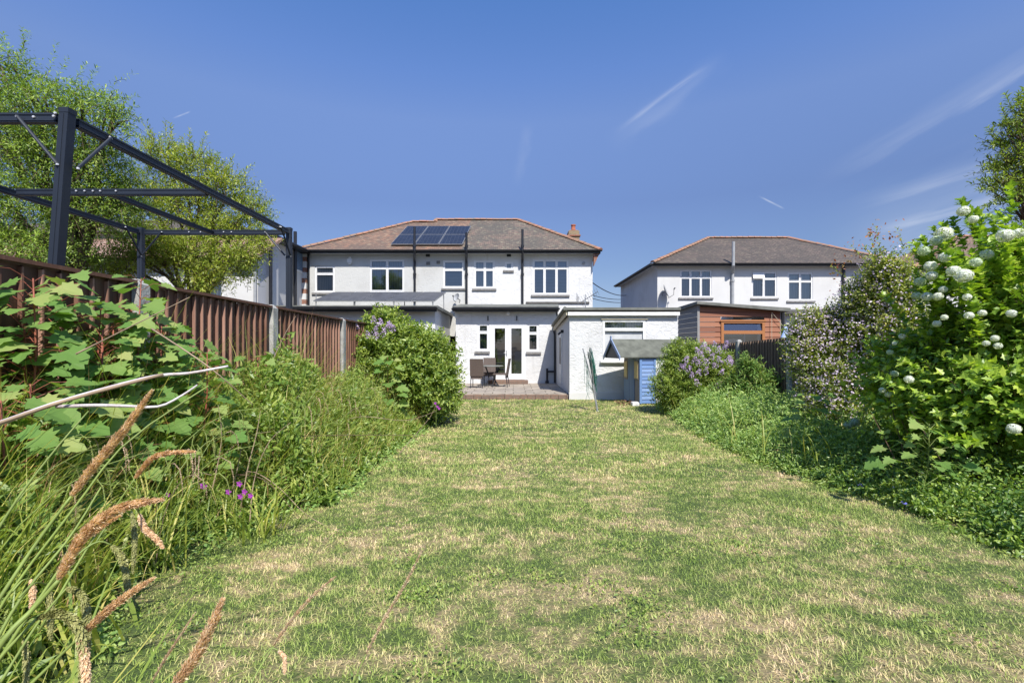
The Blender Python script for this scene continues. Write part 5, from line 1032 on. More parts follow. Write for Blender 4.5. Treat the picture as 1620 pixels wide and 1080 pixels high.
# ---- lilacs
def flowers_at(t, pts, R_=.06, Hh=.15, n=80, mat='lilac_fl', size=.022):
    for (px, py, Y) in pts:
        c = P(px, py, Y); petals_cone('flower_cluster', c, R_*random.uniform(.8,1.15), Hh*random.uniform(.8,1.15), n, mat, t, size, (random.uniform(-.5,.5), random.uniform(-.6,0), 1))
bl_ = [Bl(598,548,8.5,44,42,.6), Bl(655,548,8.7,48,36,.7), Bl(697,585,9.2,30,50,.6), Bl(615,600,8.2,58,46,.7), Bl(672,610,8.6,44,48,.7), Bl(568,570,8.3,26,30,.4), Bl(700,625,9.3,28,30,.5), Bl(640,575,8.5,60,55,.7), Bl(560,560,8.0,22,36,.3), Bl(610,512,8.6,30,22,.4)]
t = shrub('lilac_bush', 'large lilac bush with a few mauve flowers at the left, hiding the patio corner', 'bush', (-1.95,8.8,.1), bl_, 3600, 8, .085, T_OVAL, 'leaf_lilac', L=.27, droop=.2, up=.5, seed=2, lumpy=.38, lo=.55, upn=.6)
flowers_at(t, [(591,508,7.9),(602,512,7.85),(594,523,7.8),(612,520,7.75),(621,522,7.75),(606,527,7.7),(583,531,7.7),(595,533,7.7),(563,518,7.8),(618,515,7.8)], .055, .13)
br2 = [Bl(1080,575,10.8,34,38,.5), Bl(1118,588,10.5,40,42,.5), Bl(1062,612,10.7,30,34,.5), Bl(1138,600,10.3,22,30,.35), Bl(1095,625,10.4,45,25,.5)]
t = shrub('lilac_bush', 'rounded lilac bush covered in mauve flowers between the playhouse and the right fence', 'bush', (3.95,10.7,0), br2, 2600, 8, .085, T_LANCE, 'leaf_lilac', L=.22, droop=.3, up=.4, seed=5)
flowers_at(t, [(1108,553,9.95),(1116,551,9.9),(1104,557,9.9),(1130,546,9.95),(1150,545,10.0),(1136,556,9.8),(1145,553,9.85),(1098,571,9.9),(1106,575,9.8),(1118,574,9.85),(1126,565,9.8),(1078,582,10.0),(1090,586,9.9),(1082,580,9.95),(1105,590,9.8),(1117,589,9.8),(1139,572,9.75),(1151,570,9.8),(1141,590,9.75),(1103,606,9.8),(1137,609,9.7),(1155,575,9.8),(1157,571,9.85),(1110,562,9.85),(1122,556,9.8),(1132,580,9.75),(1095,595,9.8),(1085,570,9.9)], .065, .15, 90)
t = shrub('young_elder', 'small bright green shrub with upright leafy shoots against the right fence', 'shrub', (4.55,9.1,.05), [Bl(1190,600,9.0,24,22,.3), Bl(1162,620,9.2,26,22,.3), Bl(1206,612,8.9,18,22,.25), Bl(1180,578,9.0,12,14,.2)], 330, 9, .10, T_LANCE, 'leaf_maple', L=.3, spread=1.0, inner=.15, seed=8)
# ---- beauty bush with pale flowers
bb = [Bl(1300,515,6.5,42,26,.4), Bl(1345,540,6.2,48,50,.5), Bl(1298,575,6.3,40,46,.45), Bl(1372,480,6.0,38,40,.4), Bl(1340,620,5.9,50,50,.5), Bl(1395,435,5.8,22,36,.3), Bl(1390,560,5.8,40,70,.4), Bl(1305,640,6.0,30,30,.4), Bl(1430,470,5.6,30,40,.3), Bl(1440,530,5.4,36,46,.3), Bl(1270,545,6.5,22,30,.3)]
def sprays(lst):
    o, d, L_ = [], [], []
    for px0, py0, px1, py1, Y in lst:
        a, b = P(px0,py0,Y), P(px1,py1,Y); nseg = 5
        for i in range(nseg): q = a.lerp(b, i/nseg); o.append(q); d.append((b-a)/nseg); L_.append((b-a).length/nseg*1.25)
    o, d, L_ = np.array(o, float), np.array(d, float), np.array(L_); return o+norm(d)*(L_*.4)[:,None], d, L_
ex = sprays([(1400,440,1387,366,5.8),(1395,450,1378,372,5.8),(1408,455,1372,395,5.7),(1445,440,1422,368,5.6),(1380,470,1322,425,6.0),(1450,450,1440,395,5.6),(1400,445,1350,392,5.8)])
t = shrub('flowering_shrub', 'loose shrub with hundreds of tiny pale mauve flowers, right of the fence post', 'shrub', (4.2,6.2,.15), bb, 3600, 9, .046, T_OVAL, 'leaf_beauty', L=.22, up=.6, seed=3, extra=ex, r0=.012)
o, d = blob_points(bb, 13000, .9, 1.18, None, 3.0); keep = (o[:,1] < 6.6) & (rng.random(len(o)) < np.interp(o[:,0]/o[:,1]*F+CX, [1250,1350,1480], [1,.75,.15])); o, d = o[keep], d[keep]
leaves('blossom', o, norm(rng.normal(size=o.shape)), norm(d+[0,-.5,.3]+rng.normal(size=o.shape)*.4), rng.uniform(.018,.036,len(o)), T_PETAL, M['pink_fl'], t)
for (x1_, y1_, Y) in ((1387,366,5.8),(1378,372,5.8),(1422,370,5.6),(1324,426,6.0),(1352,394,5.8)):
    c = np.array(P(x1_, y1_, Y)); nn = 26; leaves('young_foliage', c+rng.normal(size=(nn,3))*[.05,.05,.09]-[0,0,.04], rng.normal(size=(nn,3))+[0,0,.6], rng.normal(size=(nn,3))+[0,-.3,.7], rng.uniform(.025,.045,nn), T_OVAL, M['leaf_bronze'], t)
# ---- snowball bush
vb = [Bl(1492,575,4.2,52,64,.5), Bl(1565,545,3.9,60,60,.45), Bl(1545,440,4.0,34,30,.3), Bl(1500,645,4.0,80,55,.5), Bl(1600,640,3.6,80,80,.5), Bl(1425,610,4.5,40,60,.45), Bl(1615,400,3.8,16,26,.2), Bl(1560,600,3.8,80,70,.5), Bl(1640,520,3.6,70,120,.5)]
SB = [(1493,370,14,4.0),(1481,381,10,4.0),(1524,334,10,3.8),(1540,347,8,3.8),(1590,373,13,3.4),(1611,369,9,3.4),(1561,402,10,3.5),(1461,397,10,4.0),(1495,407,10,3.8),(1472,421,10,3.9),(1474,436,9,3.85),(1455,446,9,4.0),(1509,429,11,3.6),(1525,436,14,3.5),(1544,415,9,3.5),(1492,458,7,3.8),(1467,469,9,3.9),(1484,469,8,3.8),(1450,468,8,4.0),(1533,499,8,3.3),(1554,495,7,3.3),(1494,502,6,3.6),(1482,512,7,3.6),(1427,532,6,4.0),(1415,543,4,4.0),(1408,557,6,4.0),(1574,535,7,3.2),(1560,543,6,3.2),(1579,547,7,3.2),(1415,591,7,3.95),(1438,600,8,3.6),(1396,617,6,4.0),(1405,624,6,4.0),(1604,678,11,3.0),(1342,672,8,4.9),(1352,668,9,4.9),(1600,496,8,3.1),(1530,470,7,3.4)]
vb = [(x, y, z, a, b, c) for x, y, z, a, b, c in vb]
ex = sprays([(1500,420,1492,372,4.0),(1470,430,1450,400,4.1),(1590,350,1535,335,3.9),(1560,400,1540,350,3.9),(1500,640,1400,600,3.7),(1480,600,1432,572,3.8),(1600,350,1600,300,3.9),(1480,430,1448,388,4.1),(1530,400,1508,352,4.0),(1440,520,1402,470,4.3),(1500,500,1460,455,4.0),(1560,700,1500,690,3.3),(1600,600,1540,575,3.2),(1450,640,1390,640,4.2)]+[(a+random.uniform(10,45), b+random.uniform(60,110), a+random.uniform(-4,6), b-random.uniform(2,16), y_+.12) for a, b, r_, y_ in SB if b < 480]*2+[(random.uniform(1500,1640), 470, random.uniform(1500,1630), random.uniform(340,430), random.uniform(3.6,4.1)) for _ in range(12)])
t = shrub('snowball_bush', 'tall snowball bush with round white flower heads filling the right edge', 'bush', (3.75,4.0,.3), vb, 3000, 7, .074, T_VIB, 'leaf_vib', L=.30, up=.35, seed=6, lumpy=.6, lo=.45, inner=.18, extra=ex, r0=.018, minz=lambda q: gz(q[:,1])+.32)
for k, (px, py, r_, Y) in enumerate(SB): ball('flower_head', P(px, py, Y-(.10 if py < 480 else 0)+(.12 if k % 3 and py >= 480 else 0)), r_*.84*Y/F, 'green_fl' if k in (1,7,11,18,25,34,35,29,6,14) else 'white_fl', t)
# bare lower stems in the shade
for k in range(12):
    m = MB(); px = random.uniform(1400, 1625); a = Vector((*on_ground(px, random.uniform(770, 800)), .2)); a.z = float(gz(a.y)); m.tube([a, a+Vector((random.uniform(-.06,.06),random.uniform(-.05,.05),.3)), a+Vector((random.uniform(-.15,.15),random.uniform(-.1,.2),random.uniform(.55,.85)))], [.005,.004,.003], 6); m.build('lower_stem', M['twig'], t)

# ---- trees
def tree(name, label, base, trunk_top, blobs, ns, nl, size, tpl, mat, L, droop, up, seed, bark_r, sprig=None, lumpy=.3, lo=.55, upn=.8, spread=.8):
    t = thing(name, base, label, 'tree'); ttop = Vector(trunk_top); b0 = Vector(base)
    m = MB(); m.tube([b0, b0.lerp(ttop,.35)+Vector((.08,0,0)), b0.lerp(ttop,.7)-Vector((.06,.04,0)), ttop], [bark_r*1.25, bark_r, bark_r*.85, bark_r*.7], 10); tr_ = m.build('trunk', M['bark'], t, smooth=True)
    for b in blobs:
        m = MB(); e = Vector((b[0], b[1], b[2]+b[5]*.3)); pts = [ttop.lerp(e, k/5)+Vector((random.uniform(-.12,.12), random.uniform(-.12,.12), .35*math.sin(k/5*math.pi)))*(1 if 0 < k < 5 else 0) for k in range(6)]
        m.tube(pts, [bark_r*.5*(1-.75*k/5) for k in range(6)], 7)
        for j in range(4):
            s0 = pts[random.choice([2,3,4])]; dr = norm(rng.normal(size=3)+np.array([0,0,.5])); q = Vector(np.array(b[:3])+dr*np.array(b[3:])*.8); m.tube([s0, s0.lerp(q,.5)+Vector((0,0,.08)), q], [bark_r*.18, bark_r*.12, bark_r*.05], 5)
        m.build('limb', M['bark'], t, smooth=True)
    o, d = blob_points(blobs, ns, lo, 1.02, None, seed, cull=.5, lumpy=lumpy); d = norm(d+np.array([0,0,up])+rng.normal(size=d.shape)*.4); Ls = L*rng.uniform(.5,1.4,len(o))
    if sprig is not None: o = np.concatenate([o, sprig[0]]); d = np.concatenate([d, sprig[1]]); Ls = np.concatenate([Ls, sprig[2]])
    q, ld, ln, sz, seg = shoots(o-d*(Ls*.4)[:,None], d, Ls, nl, size, spread, droop, upn=upn); leaves('crown', q, ld, ln, sz, tpl, M[mat], t)
    k = rng.choice(len(o), min(len(o), 2200), replace=False); twigs('twigs', tuple(a[k] for a in seg), .005, M['twig'], t); return t
ta = [Bl(22,120,8.4,34,40,.5), Bl(70,165,8.4,44,38,.6), Bl(130,175,8.3,40,36,.5), Bl(182,180,8.2,22,36,.4), Bl(15,215,8.8,60,55,.8), Bl(95,245,8.8,60,50,.8), Bl(165,255,8.8,42,48,.6), Bl(50,320,9,70,50,.9), Bl(135,330,9,60,46,.8), Bl(195,320,9,34,50,.6), Bl(5,390,9,55,40,.8), Bl(90,400,9,60,34,.8), Bl(-60,180,8.8,70,90,1), Bl(-70,330,9,80,90,1)]
sp = sprays([(40,100,36,48,8.4),(30,90,45,52,8.4),(70,140,88,72,8.3),(75,150,105,95,8.3),(130,150,152,108,8.3),(130,160,205,116,8.2),(150,165,212,150,8.2),(190,190,218,212,8.2),(180,170,200,205,8.2),(0,100,5,55,8.4),(110,140,135,102,8.3),(90,120,122,130,8.3),(190,200,205,215,8.1)])
tree('weeping_tree', 'tall tree with fine drooping leafy branches behind the near gazebo post', (-8.4,9.2,.2), (-8.3,9.2,2.9), ta, 8200, 8, .080, T_LANCE, 'leaf_treea', .42, .32, -.05, 4.0, .13, sp, lo=.45, spread=.9)
tb_ = [Bl(262,255,11,34,34,.6), Bl(312,268,11,36,32,.6), Bl(358,300,11,34,32,.6), Bl(398,338,11,28,28,.5), Bl(300,330,11,46,38,.8), Bl(232,320,11,40,46,.7), Bl(355,372,11,40,30,.7), Bl(372,425,10.6,30,26,.5), Bl(262,400,10.6,38,28,.6), Bl(205,420,10.2,36,28,.6), Bl(320,445,10.5,38,20,.5), Bl(415,385,10.8,14,20,.3), Bl(230,385,10.3,46,30,.6), Bl(310,400,10.5,40,26,.6), Bl(150,430,10,46,26,.6), Bl(390,405,10.5,22,20,.4)]
sp = sprays([(262,240,262,196,11),(275,240,270,200,11),(300,250,300,208,11),(310,250,325,215,11),(350,285,368,250,11),(360,290,398,262,11),(390,325,412,292,11),(405,340,428,318,11),(410,350,436,345,11),(240,250,232,222,11),(415,365,434,372,10.9),(285,245,288,222,11),(340,270,345,245,11)])
tree('garden_tree', 'rounded yellow-green tree left of the houses, behind the far gazebo post', (-7.6,11.2,0), (-7.3,11.0,2.3), tb_, 4300, 8, .10, T_LANCE, 'leaf_treeb', .38, .05, .6, 7.0, .10, sp, lo=.5)
# red new growth on the top of that tree is in its own leaf colours; right hand tree
tcx = [Bl(1618,185,6.5,20,16,.3), Bl(1600,215,6.5,16,14,.25), Bl(1598,255,6.5,20,18,.3), Bl(1640,250,6.5,36,50,.5), Bl(1580,290,6.4,12,12,.2), Bl(1612,305,6.4,26,18,.3), Bl(1690,200,6.6,60,80,.6), Bl(1700,340,6.6,70,70,.7)]
sp = sprays([(1605,180,1592,152,6.5),(1595,240,1567,205,6.5),(1590,260,1560,262,6.5),(1585,290,1558,284,6.4),(1610,170,1612,150,6.5),(1600,210,1585,170,6.5),(1590,300,1552,300,6.4),(1590,310,1560,325,6.4),(1600,230,1572,228,6.5),(1610,270,1575,265,6.5),(1615,200,1590,190,6.5),(1620,170,1620,142,6.5)])
tree('ash_tree', 'tall tree with small leaflets rising above the snowball bush at the right edge', (7.6,6.8,0), (7.5,6.7,2.2), tcx, 1700, 9, .075, T_LANCE, 'leaf_tree_c', .3, .12, .4, 9.0, .1, sp, lo=.5)

# ---- sycamore saplings: big palmate leaves
def sapling(base, height, nleaf, size, label, lean=(0,0), name='sycamore_sapling', reach=.22, cat='sapling', stemr=.008, bottom=.25, group=None, stem='red_stem'):
    t = thing(name, base, label, cat, group); b = Vector(base); m = MB(); pts = [b+Vector((lean[0]*k/4, lean[1]*k/4, height*k/4))+Vector((random.uniform(-.02,.02), random.uniform(-.02,.02), 0)) for k in range(5)]; m.tube(pts, [stemr*(1-.6*k/4) for k in range(5)], 7); m.build('stem', M[stem], t, smooth=True)
    pm_ = MB(); pp, dd, nn, ss = [], [], [], []
    for i in range(nleaf):
        k = bottom+(1-bottom)*(i//2+.6)/((nleaf+1)//2); s0 = pts[0].lerp(pts[-1], min(k, 1)); az = (i//2)*1.57+(i % 2)*math.pi+random.uniform(-.6,.6); rc = reach*random.uniform(.35,1.35)*(1.2-.65*k)
        e = s0+Vector((math.cos(az)*rc, math.sin(az)*rc, rc*random.uniform(.15,.6))); pm_.tube([s0, s0.lerp(e,.6)+Vector((0,0,.02)), e], [.0018,.0014,.0012], 5)
        dr = Vector((math.cos(az), math.sin(az), random.uniform(-.55,-.05))); pp.append(e); dd.append(dr); nn.append(Vector((random.uniform(-.25,.35), random.uniform(-.75,-.1), .9))); ss.append(size*random.uniform(.6,1.2)*(1.1-.35*k))
    pm_.build('leaf_stalks', M[stem], t); leaves('foliage', np.array(pp), np.array(dd), np.array(nn), np.array(ss), T_MAPLE, M['leaf_maple'], t); return t
sapling((-2.28,2.95,.37), 1.55, 44, 0.144, 'tallest sycamore sapling, its pale top leaves rising above the left fence')
sapling((-2.40,2.45,.40), 1.12, 48, 0.137, 'sycamore sapling with drooping leaves against the fence at the left edge')
sapling((-2.12,2.15,.42), .92, 48, 0.122, 'low leafy sycamore sapling nearest the camera in the left border')
sapling((-2.30,2.70,.38), 1.22, 52, 0.130, 'bushy sycamore sapling just left of the tallest one', lean=(.05,-.05))
sapling((-2.05,3.15,.36), 1.10, 48, 0.122, 'sycamore sapling just right of the tallest one', lean=(.05,0))
sapling((-2.42,3.5,.34), 1.25, 40, 0.130, 'sycamore sapling by the fence behind the tallest one')
sapling((-2.15,4.1,.30), 1.12, 36, 0.122, 'pale sycamore sapling in front of the middle left fence post', lean=(.02,-.05))
sapling((-1.95,7.55,.13), 1.22, 28, 0.187, 'sycamore sapling growing up through the front of the left lilac')
sapling((2.95,3.45,.34), .62, 28, 0.108, 'bright sycamore seedling at the foot of the snowball bush', name='sycamore_seedling', stemr=.004, stem='green_stem')
sapling((3.35,5.4,.22), .75, 28, 0.115, 'dark sycamore seedling below the pale mauve shrub', name='sycamore_seedling', stemr=.004, stem='green_stem')

sapling((-2.30,2.30,.41), 1.42, 52, .14, 'sycamore sapling leaning on the fence below the near gazebo post', lean=(.03,0))
sapling((-2.22,2.62,.39), 1.12, 50, .13, 'low spreading sycamore sapling in front of the first fence post')
sapling((-2.40,3.05,.36), 1.38, 46, .14, 'sycamore sapling pressed against the boards just beyond the first post')
sapling((-2.05,1.95,.43), .86, 40, .13, 'sycamore sapling partly behind the bleached stem at the left edge')
sapling((-2.44,2.62,.39), 1.45, 46, .14, 'sycamore sapling reaching highest up the fence boards left of the first post', bottom=.4)
sapling((-2.36,2.84,.38), 1.28, 46, .13, 'sycamore sapling directly in front of the first concrete post', bottom=.4)
sapling((-2.44,3.35,.35), 1.30, 40, .13, 'sycamore sapling halfway between the first and second fence posts', bottom=.4)
sapling((-2.40,2.38,.40), 1.36, 60, .13, 'dense sycamore sapling at the extreme left under the fence rail', bottom=.35)
sapling((-2.34,2.74,.38), 1.34, 60, .13, 'dense sycamore sapling with its top just under the fence cap before the first post', bottom=.35)
sapling((-2.30,3.12,.36), 1.22, 56, .13, 'dense sycamore sapling just past the first concrete post', bottom=.35)
# ---- pendulous sedge
def catkin(name, pts, R_, mat, parent, n=None, core=True):
    pts = [Vector(p) for p in pts]; seg = [(b-a).length for a, b in zip(pts[:-1], pts[1:])]; tot_ = sum(seg); n = n or int(tot_/R_*26)
    u = np.sort(rng.random(n)); cum = np.concatenate([[0], np.cumsum(seg)])/tot_; A = np.array(pts, float); c = np.stack([np.interp(u, cum, A[:,k]) for k in range(3)], 1); c2 = np.stack([np.interp(np.clip(u+.03,0,1), cum, A[:,k]) for k in range(3)], 1); c1 = np.stack([np.interp(np.clip(u-.03,0,1), cum, A[:,k]) for k in range(3)], 1)
    tdir = norm(c2-c1); a = norm(np.cross(tdir, [0.2,.9,.35])); b = np.cross(tdir, a); th = np.arange(n)*2.4; rad = np.cos(th)[:,None]*a+np.sin(th)[:,None]*b; prof = np.interp(u, [0,.08,.35,.8,1], [.3,.7,1,.7,.10])
    r_ = np.clip(.15+.7*rng.random(n)+.2*np.sin(u*40), 0, 1)
    o = leaves(name, c+rad*(R_*.55*prof)[:,None], tdir+rad*rng.uniform(.25,1.0,(n,1))+rng.normal(size=(n,3))*.25, rad+tdir*.2, R_*(1.0 if R_ > .004 else 1.3)*(.55+.45*prof)*rng.uniform(.6,1.3,n), T_LANCE if R_ > .004 else T_DIA, M[mat], parent, r=r_)
    if core:
        m = MB(); m.tube(pts, [R_*.5*float(np.interp(k/(len(pts)-1), [0,.2,.8,1], [.5,1,.8,.3])) for k in range(len(pts))], 6); m.build('core', M['dead_stem' if mat == 'catkin_b' else 'green_stem'], o, smooth=True)
    return o
def sedge(base, nb, nst, label, hgt=1.0, spread_az=None, stalk_top=1.15, name='pendulous_sedge', w=.011, n_cat=3):
    t = thing(name, base, label, 'sedge', 'sedge clumps in the left border'); p = np.array(base)+rng.normal(size=(nb,3))*[.07,.07,0]
    blades('leaf_blades', p, rng.uniform(0,6.28,nb), hgt*rng.uniform(.5,1.0,nb), w*rng.uniform(.7,1.2,nb), rng.uniform(.95,1.5,nb), rng.uniform(.8,2.2,nb), M['sedge'], t, segs=6, power=1.3)
    for i in range(nst):
        az = random.uniform(0, 6.28); L_ = stalk_top*random.uniform(.8,1.1); dx, dy_ = math.cos(az), math.sin(az); b = Vector(base)+Vector((random.uniform(-.08,.08), random.uniform(-.08,.08), 0)); pts = []; q = b.copy(); th = random.uniform(1.25,1.5)
        for k in range(9): pts.append(q.copy()); q = q+Vector((math.cos(th)*dx, math.cos(th)*dy_, math.sin(th)))*(L_/8); th -= .05+.05*k
        m = MB(); m.tube(pts, [.0032*(1-.6*k/8) for k in range(9)], 5); st_ = m.build('seed_stalk', M['green_stem'] if random.random() < .7 else M['dead_stem'], t)
        for c_ in range(n_cat):
            a = pts[8-c_]; dr = Vector((dx*.05+random.uniform(-.03,.03), dy_*.05+random.uniform(-.03,.03), 0)); cl = random.uniform(.08,.15); mt = 'catkin_g' if random.random() < .7 else 'catkin_b'
            catkin('seed_head', [a, a+dr*.5+Vector((0,0,.008)), a+dr+Vector((0,0,-.02)), a+dr*1.2+Vector((0,0,-.02-cl*.5)), a+dr*1.25+Vector((0,0,-.02-cl))], .0036, mt, st_, n=110, core=True)
    return t
for (x, y, nb, nst, lab) in ((-1.72,1.45,90,8,'sedge clump with hanging green seed heads at the left edge beside the lawn'), (-2.15,1.95,90,9,'sedge clump with hanging seed heads below the sycamore leaves at far left'), (-1.75,2.35,70,7,'sedge clump in front of the low sycamore sapling'), (-2.05,3.0,60,7,'sedge clump between the sycamore saplings and the lawn'), (-1.85,3.65,90,10,'upright sedge clump with many straw-coloured stalks, left of the lilac'), (-2.15,4.3,110,13,'tall sedge clump against the fence with arching brown seed heads'), (-1.95,4.9,100,12,'sedge clump in front of the concrete post nearest the lilac'), (-2.1,5.6,70,8,'sedge clump closest to the left lilac bush')):
    sedge((x, y, float(gz(y))), nb, nst, lab, hgt=.85 if y < 3.4 else 1.0, stalk_top=.95 if y < 3.4 else 1.12)
# broad strap leaves
t = thing('day_lily', (-1.78,1.85,float(gz(1.85))), 'clump of broad arching strap leaves at the far left, under the bleached stem', 'plant'); nb = 95; p = np.array(t.location)+rng.normal(size=(nb,3))*[.13,.13,0]
blades('leaf_blades', p, rng.uniform(0,6.28,nb), rng.uniform(.4,.68,nb), rng.uniform(.014,.022,nb), rng.uniform(1.1,1.5,nb), rng.uniform(.8,1.9,nb), M['sedge'], t, segs=7, power=1.4)
for (x, y, lab) in ((-1.5,1.55,'low clump of strap leaves beside the lawn at the left'), (-1.55,2.9,'clump of strap leaves by the purple flowers')):
    t = thing('day_lily', (x,y,float(gz(y))), lab, 'plant'); nb = 55; p = np.array(t.location)+rng.normal(size=(nb,3))*[.08,.08,0]; blades('leaf_blades', p, rng.uniform(0,6.28,nb), rng.uniform(.25,.5,nb), rng.uniform(.010,.016,nb), rng.uniform(1.0,1.5,nb), rng.uniform(.8,1.9,nb), M['sedge'], t, segs=6, power=1.4)

# ---- seed heads close to the camera
def smooth_path(px, n=14):
    A = np.array(px, float); m_ = len(A); t_ = np.linspace(0, m_-1, n); out = []
    for q in t_:
        i = min(int(q), m_-2); f = q-i; p0, p1, p2, p3 = A[max(i-1,0)], A[i], A[i+1], A[min(i+2, m_-1)]
        out.append(.5*((2*p1)+(-p0+p2)*f+(2*p0-5*p1+4*p2-p3)*f*f+(-p0+3*p1-3*p2+p3)*f**3))
    return [P(a[0], a[1], a[2]) for a in out]
fs_ = thing('pendulous_sedge', (-.72,.52,.56), 'big sedge plant close to the camera at bottom left with thick brown seed heads', 'sedge')
def stalk(par, px, r0, r1, mat='green_stem'): pts = smooth_path(px, 12); m = MB(); m.tube(pts, [.72*(r0+(r1-r0)*k/11) for k in range(12)], 8); return m.build('seed_stalk', M[mat], par, smooth=True)
FGH = [([(112,785,.60),(150,735,.60),(200,675,.60),(240,618,.60)],13,'catkin_b',[(-120,1130,.50),(0,945,.55),(60,855,.58),(114,783,.60)],.0035),
 ([(92,918,.50),(130,850,.50),(185,805,.50),(256,790,.50)],16,'catkin_b',[(-100,1180,.45),(0,1020,.47),(50,965,.49),(94,916,.50)],.0045),
 ([(120,862,.53),(165,830,.52),(190,815,.52)],7,'catkin_b',[(-90,1190,.46),(20,1010,.49),(122,860,.53)],.003),
 ([(213,757,.68),(240,725,.68),(270,716,.68),(308,714,.68)],7,'catkin_b',[(60,1000,.6),(130,880,.64),(180,805,.67),(214,756,.68)],.0022),
 ([(128,1005,.52),(170,965,.52),(210,935,.52),(243,914,.52)],12,'catkin_b',[(-20,1150,.48),(50,1080,.5),(130,1003,.52)],.003),
 ([(220,812,.62),(228,835,.62),(245,850,.62),(258,866,.62)],7,'catkin_b',[(200,806,.58),(212,800,.60),(221,813,.62)],.0018),
 ([(176,862,.58),(192,880,.58),(200,910,.58),(203,950,.58)],8,'catkin_g',[(20,1000,.52),(100,900,.55),(150,858,.57),(177,862,.58)],.002),
 ([(104,930,.55),(128,940,.55),(138,975,.55),(137,1050,.55)],9,'catkin_g',[(0,1080,.5),(60,985,.53),(105,930,.55)],.0022),
 ([(58,978,.50),(95,970,.50),(122,990,.50),(132,1030,.50),(128,1085,.50)],11,'catkin_g',[(-60,1120,.46),(0,1040,.48),(60,976,.50)],.003),
 ([(125,1000,.5),(134,1040,.5),(137,1090,.5)],10,'catkin_b',[(110,978,.5),(118,985,.5),(126,1000,.5)],.002),
 ([(75,925,.56),(80,960,.56),(80,1010,.56)],7,'catkin_g',[(30,945,.52),(55,922,.54),(76,925,.56)],.0018),
 ([(38,1010,.56),(42,1050,.56),(40,1100,.56)],7,'catkin_g',[(0,1008,.52),(20,1000,.54),(38,1010,.56)],.0018),
 ([(48,915,.60),(52,940,.60),(49,968,.60)],6,'catkin_b',[(20,935,.58),(35,918,.59),(48,915,.60)],.0016),
 ([(208,808,.70),(213,850,.70),(210,905,.70)],6,'catkin_g',[(150,860,.66),(190,802,.69),(208,808,.70)],.0016)]
for pth, wpx, mt, stp, sr in FGH:
    s_o = stalk(fs_, stp, sr, sr*.6); pts = smooth_path(pth, 10); catkin('seed_head', pts, wpx*pth[0][2]/F*.55, mt, s_o, n=int(700+wpx*110))
# stalks running up with no visible head and a few blades
for px in ([(-60,1080,.55),(0,960,.58),(120,800,.62),(200,700,.66),(330,610,.72)], [(-40,900,.6),(20,800,.63),(80,720,.66),(140,650,.7)], [(-30,1060,.5),(30,950,.53),(110,850,.57),(160,770,.6)]): stalk(fs_, px, .0026, .0014)
nb = 40; p = np.array([-.74,.58,.56])+rng.normal(size=(nb,3))*[.08,.05,0]; blades('leaf_blades', p, rng.uniform(.4,2.6,nb), rng.uniform(.35,.7,nb), rng.uniform(.008,.013,nb), rng.uniform(1.1,1.5,nb), rng.uniform(.6,1.8,nb), M['sedge'], fs_, segs=6, power=1.3)
f2 = thing('pendulous_sedge', (-.30,.40,.56), 'sedge stems with upright brown seed spikes at the bottom of the frame', 'sedge')
for pth, wpx, mt, stp, sr in [([(578,1035,.62),(610,975,.62),(640,925,.62),(668,870,.62)],5.5,'catkin_b',[(470,1290,.55),(545,1110,.6),(579,1034,.62)],.0014),
 ([(432,1022,.60),(465,975,.60),(497,940,.60),(531,911,.60)],5.5,'catkin_b',[(330,1230,.5),(395,1085,.57),(433,1021,.60)],.0014),
 ([(440,1028,.58),(450,1040,.58),(450,1065,.58)],5.5,'catkin_b',[(415,1040,.57),(428,1025,.58),(440,1028,.58)],.0012),
 ([(270,1092,.34),(300,1052,.34),(325,1010,.34),(352,948,.34)],18,'catkin_b',[(170,1300,.30),(225,1170,.32),(271,1090,.34)],.003),
 ([(238,1082,.58),(262,1040,.58),(285,1005,.58),(309,968,.58)],4.5,'catkin_b',[(170,1230,.5),(205,1145,.56),(239,1080,.58)],.0014)]:
    s_o = stalk(f2, stp, sr, sr*.8); pts = smooth_path(pth, 10); catkin('seed_head', pts, wpx*pth[0][2]/F*.55, mt, s_o, n=int(240+wpx*40))
# ---- bleached bare stem across the left foreground
wc = thing('bleached_stem', (-1.9,.98,.6), 'long bleached bare stem with a curved side shoot, crossing the left foreground', 'dead stem')
pts = smooth_path([(-520,830,.9),(-150,718,.95),(0,669,1.0),(100,634,1.05),(235,597,1.1),(300,590,1.12),(361,579,1.15)], 24); m = MB(); m.tube(pts, [.0068-.0042*k/23 for k in range(24)], 10); mn = m.build('main_stem', M['white_stem'], wc, smooth=True)
pts = smooth_path([(90,643,1.05),(150,641,1.04),(200,642,1.03),(250,643,1.03),(285,627,1.05),(312,609,1.08)], 16); m = MB(); m.tube(pts, [.0042-.0025*k/15 for k in range(16)], 8); m.build('side_shoot', M['white_stem'], wc, smooth=True)
pts = smooth_path([(-40,680,.975),(0,672,.99),(100,638,1.04),(190,613,1.075),(262,594,1.105)], 12); m = MB(); m.tube([q+Vector((0,-.008,.003)) for q in pts], .0035, 8); m.build('split_strand', M['dead_stem'], wc, smooth=True)
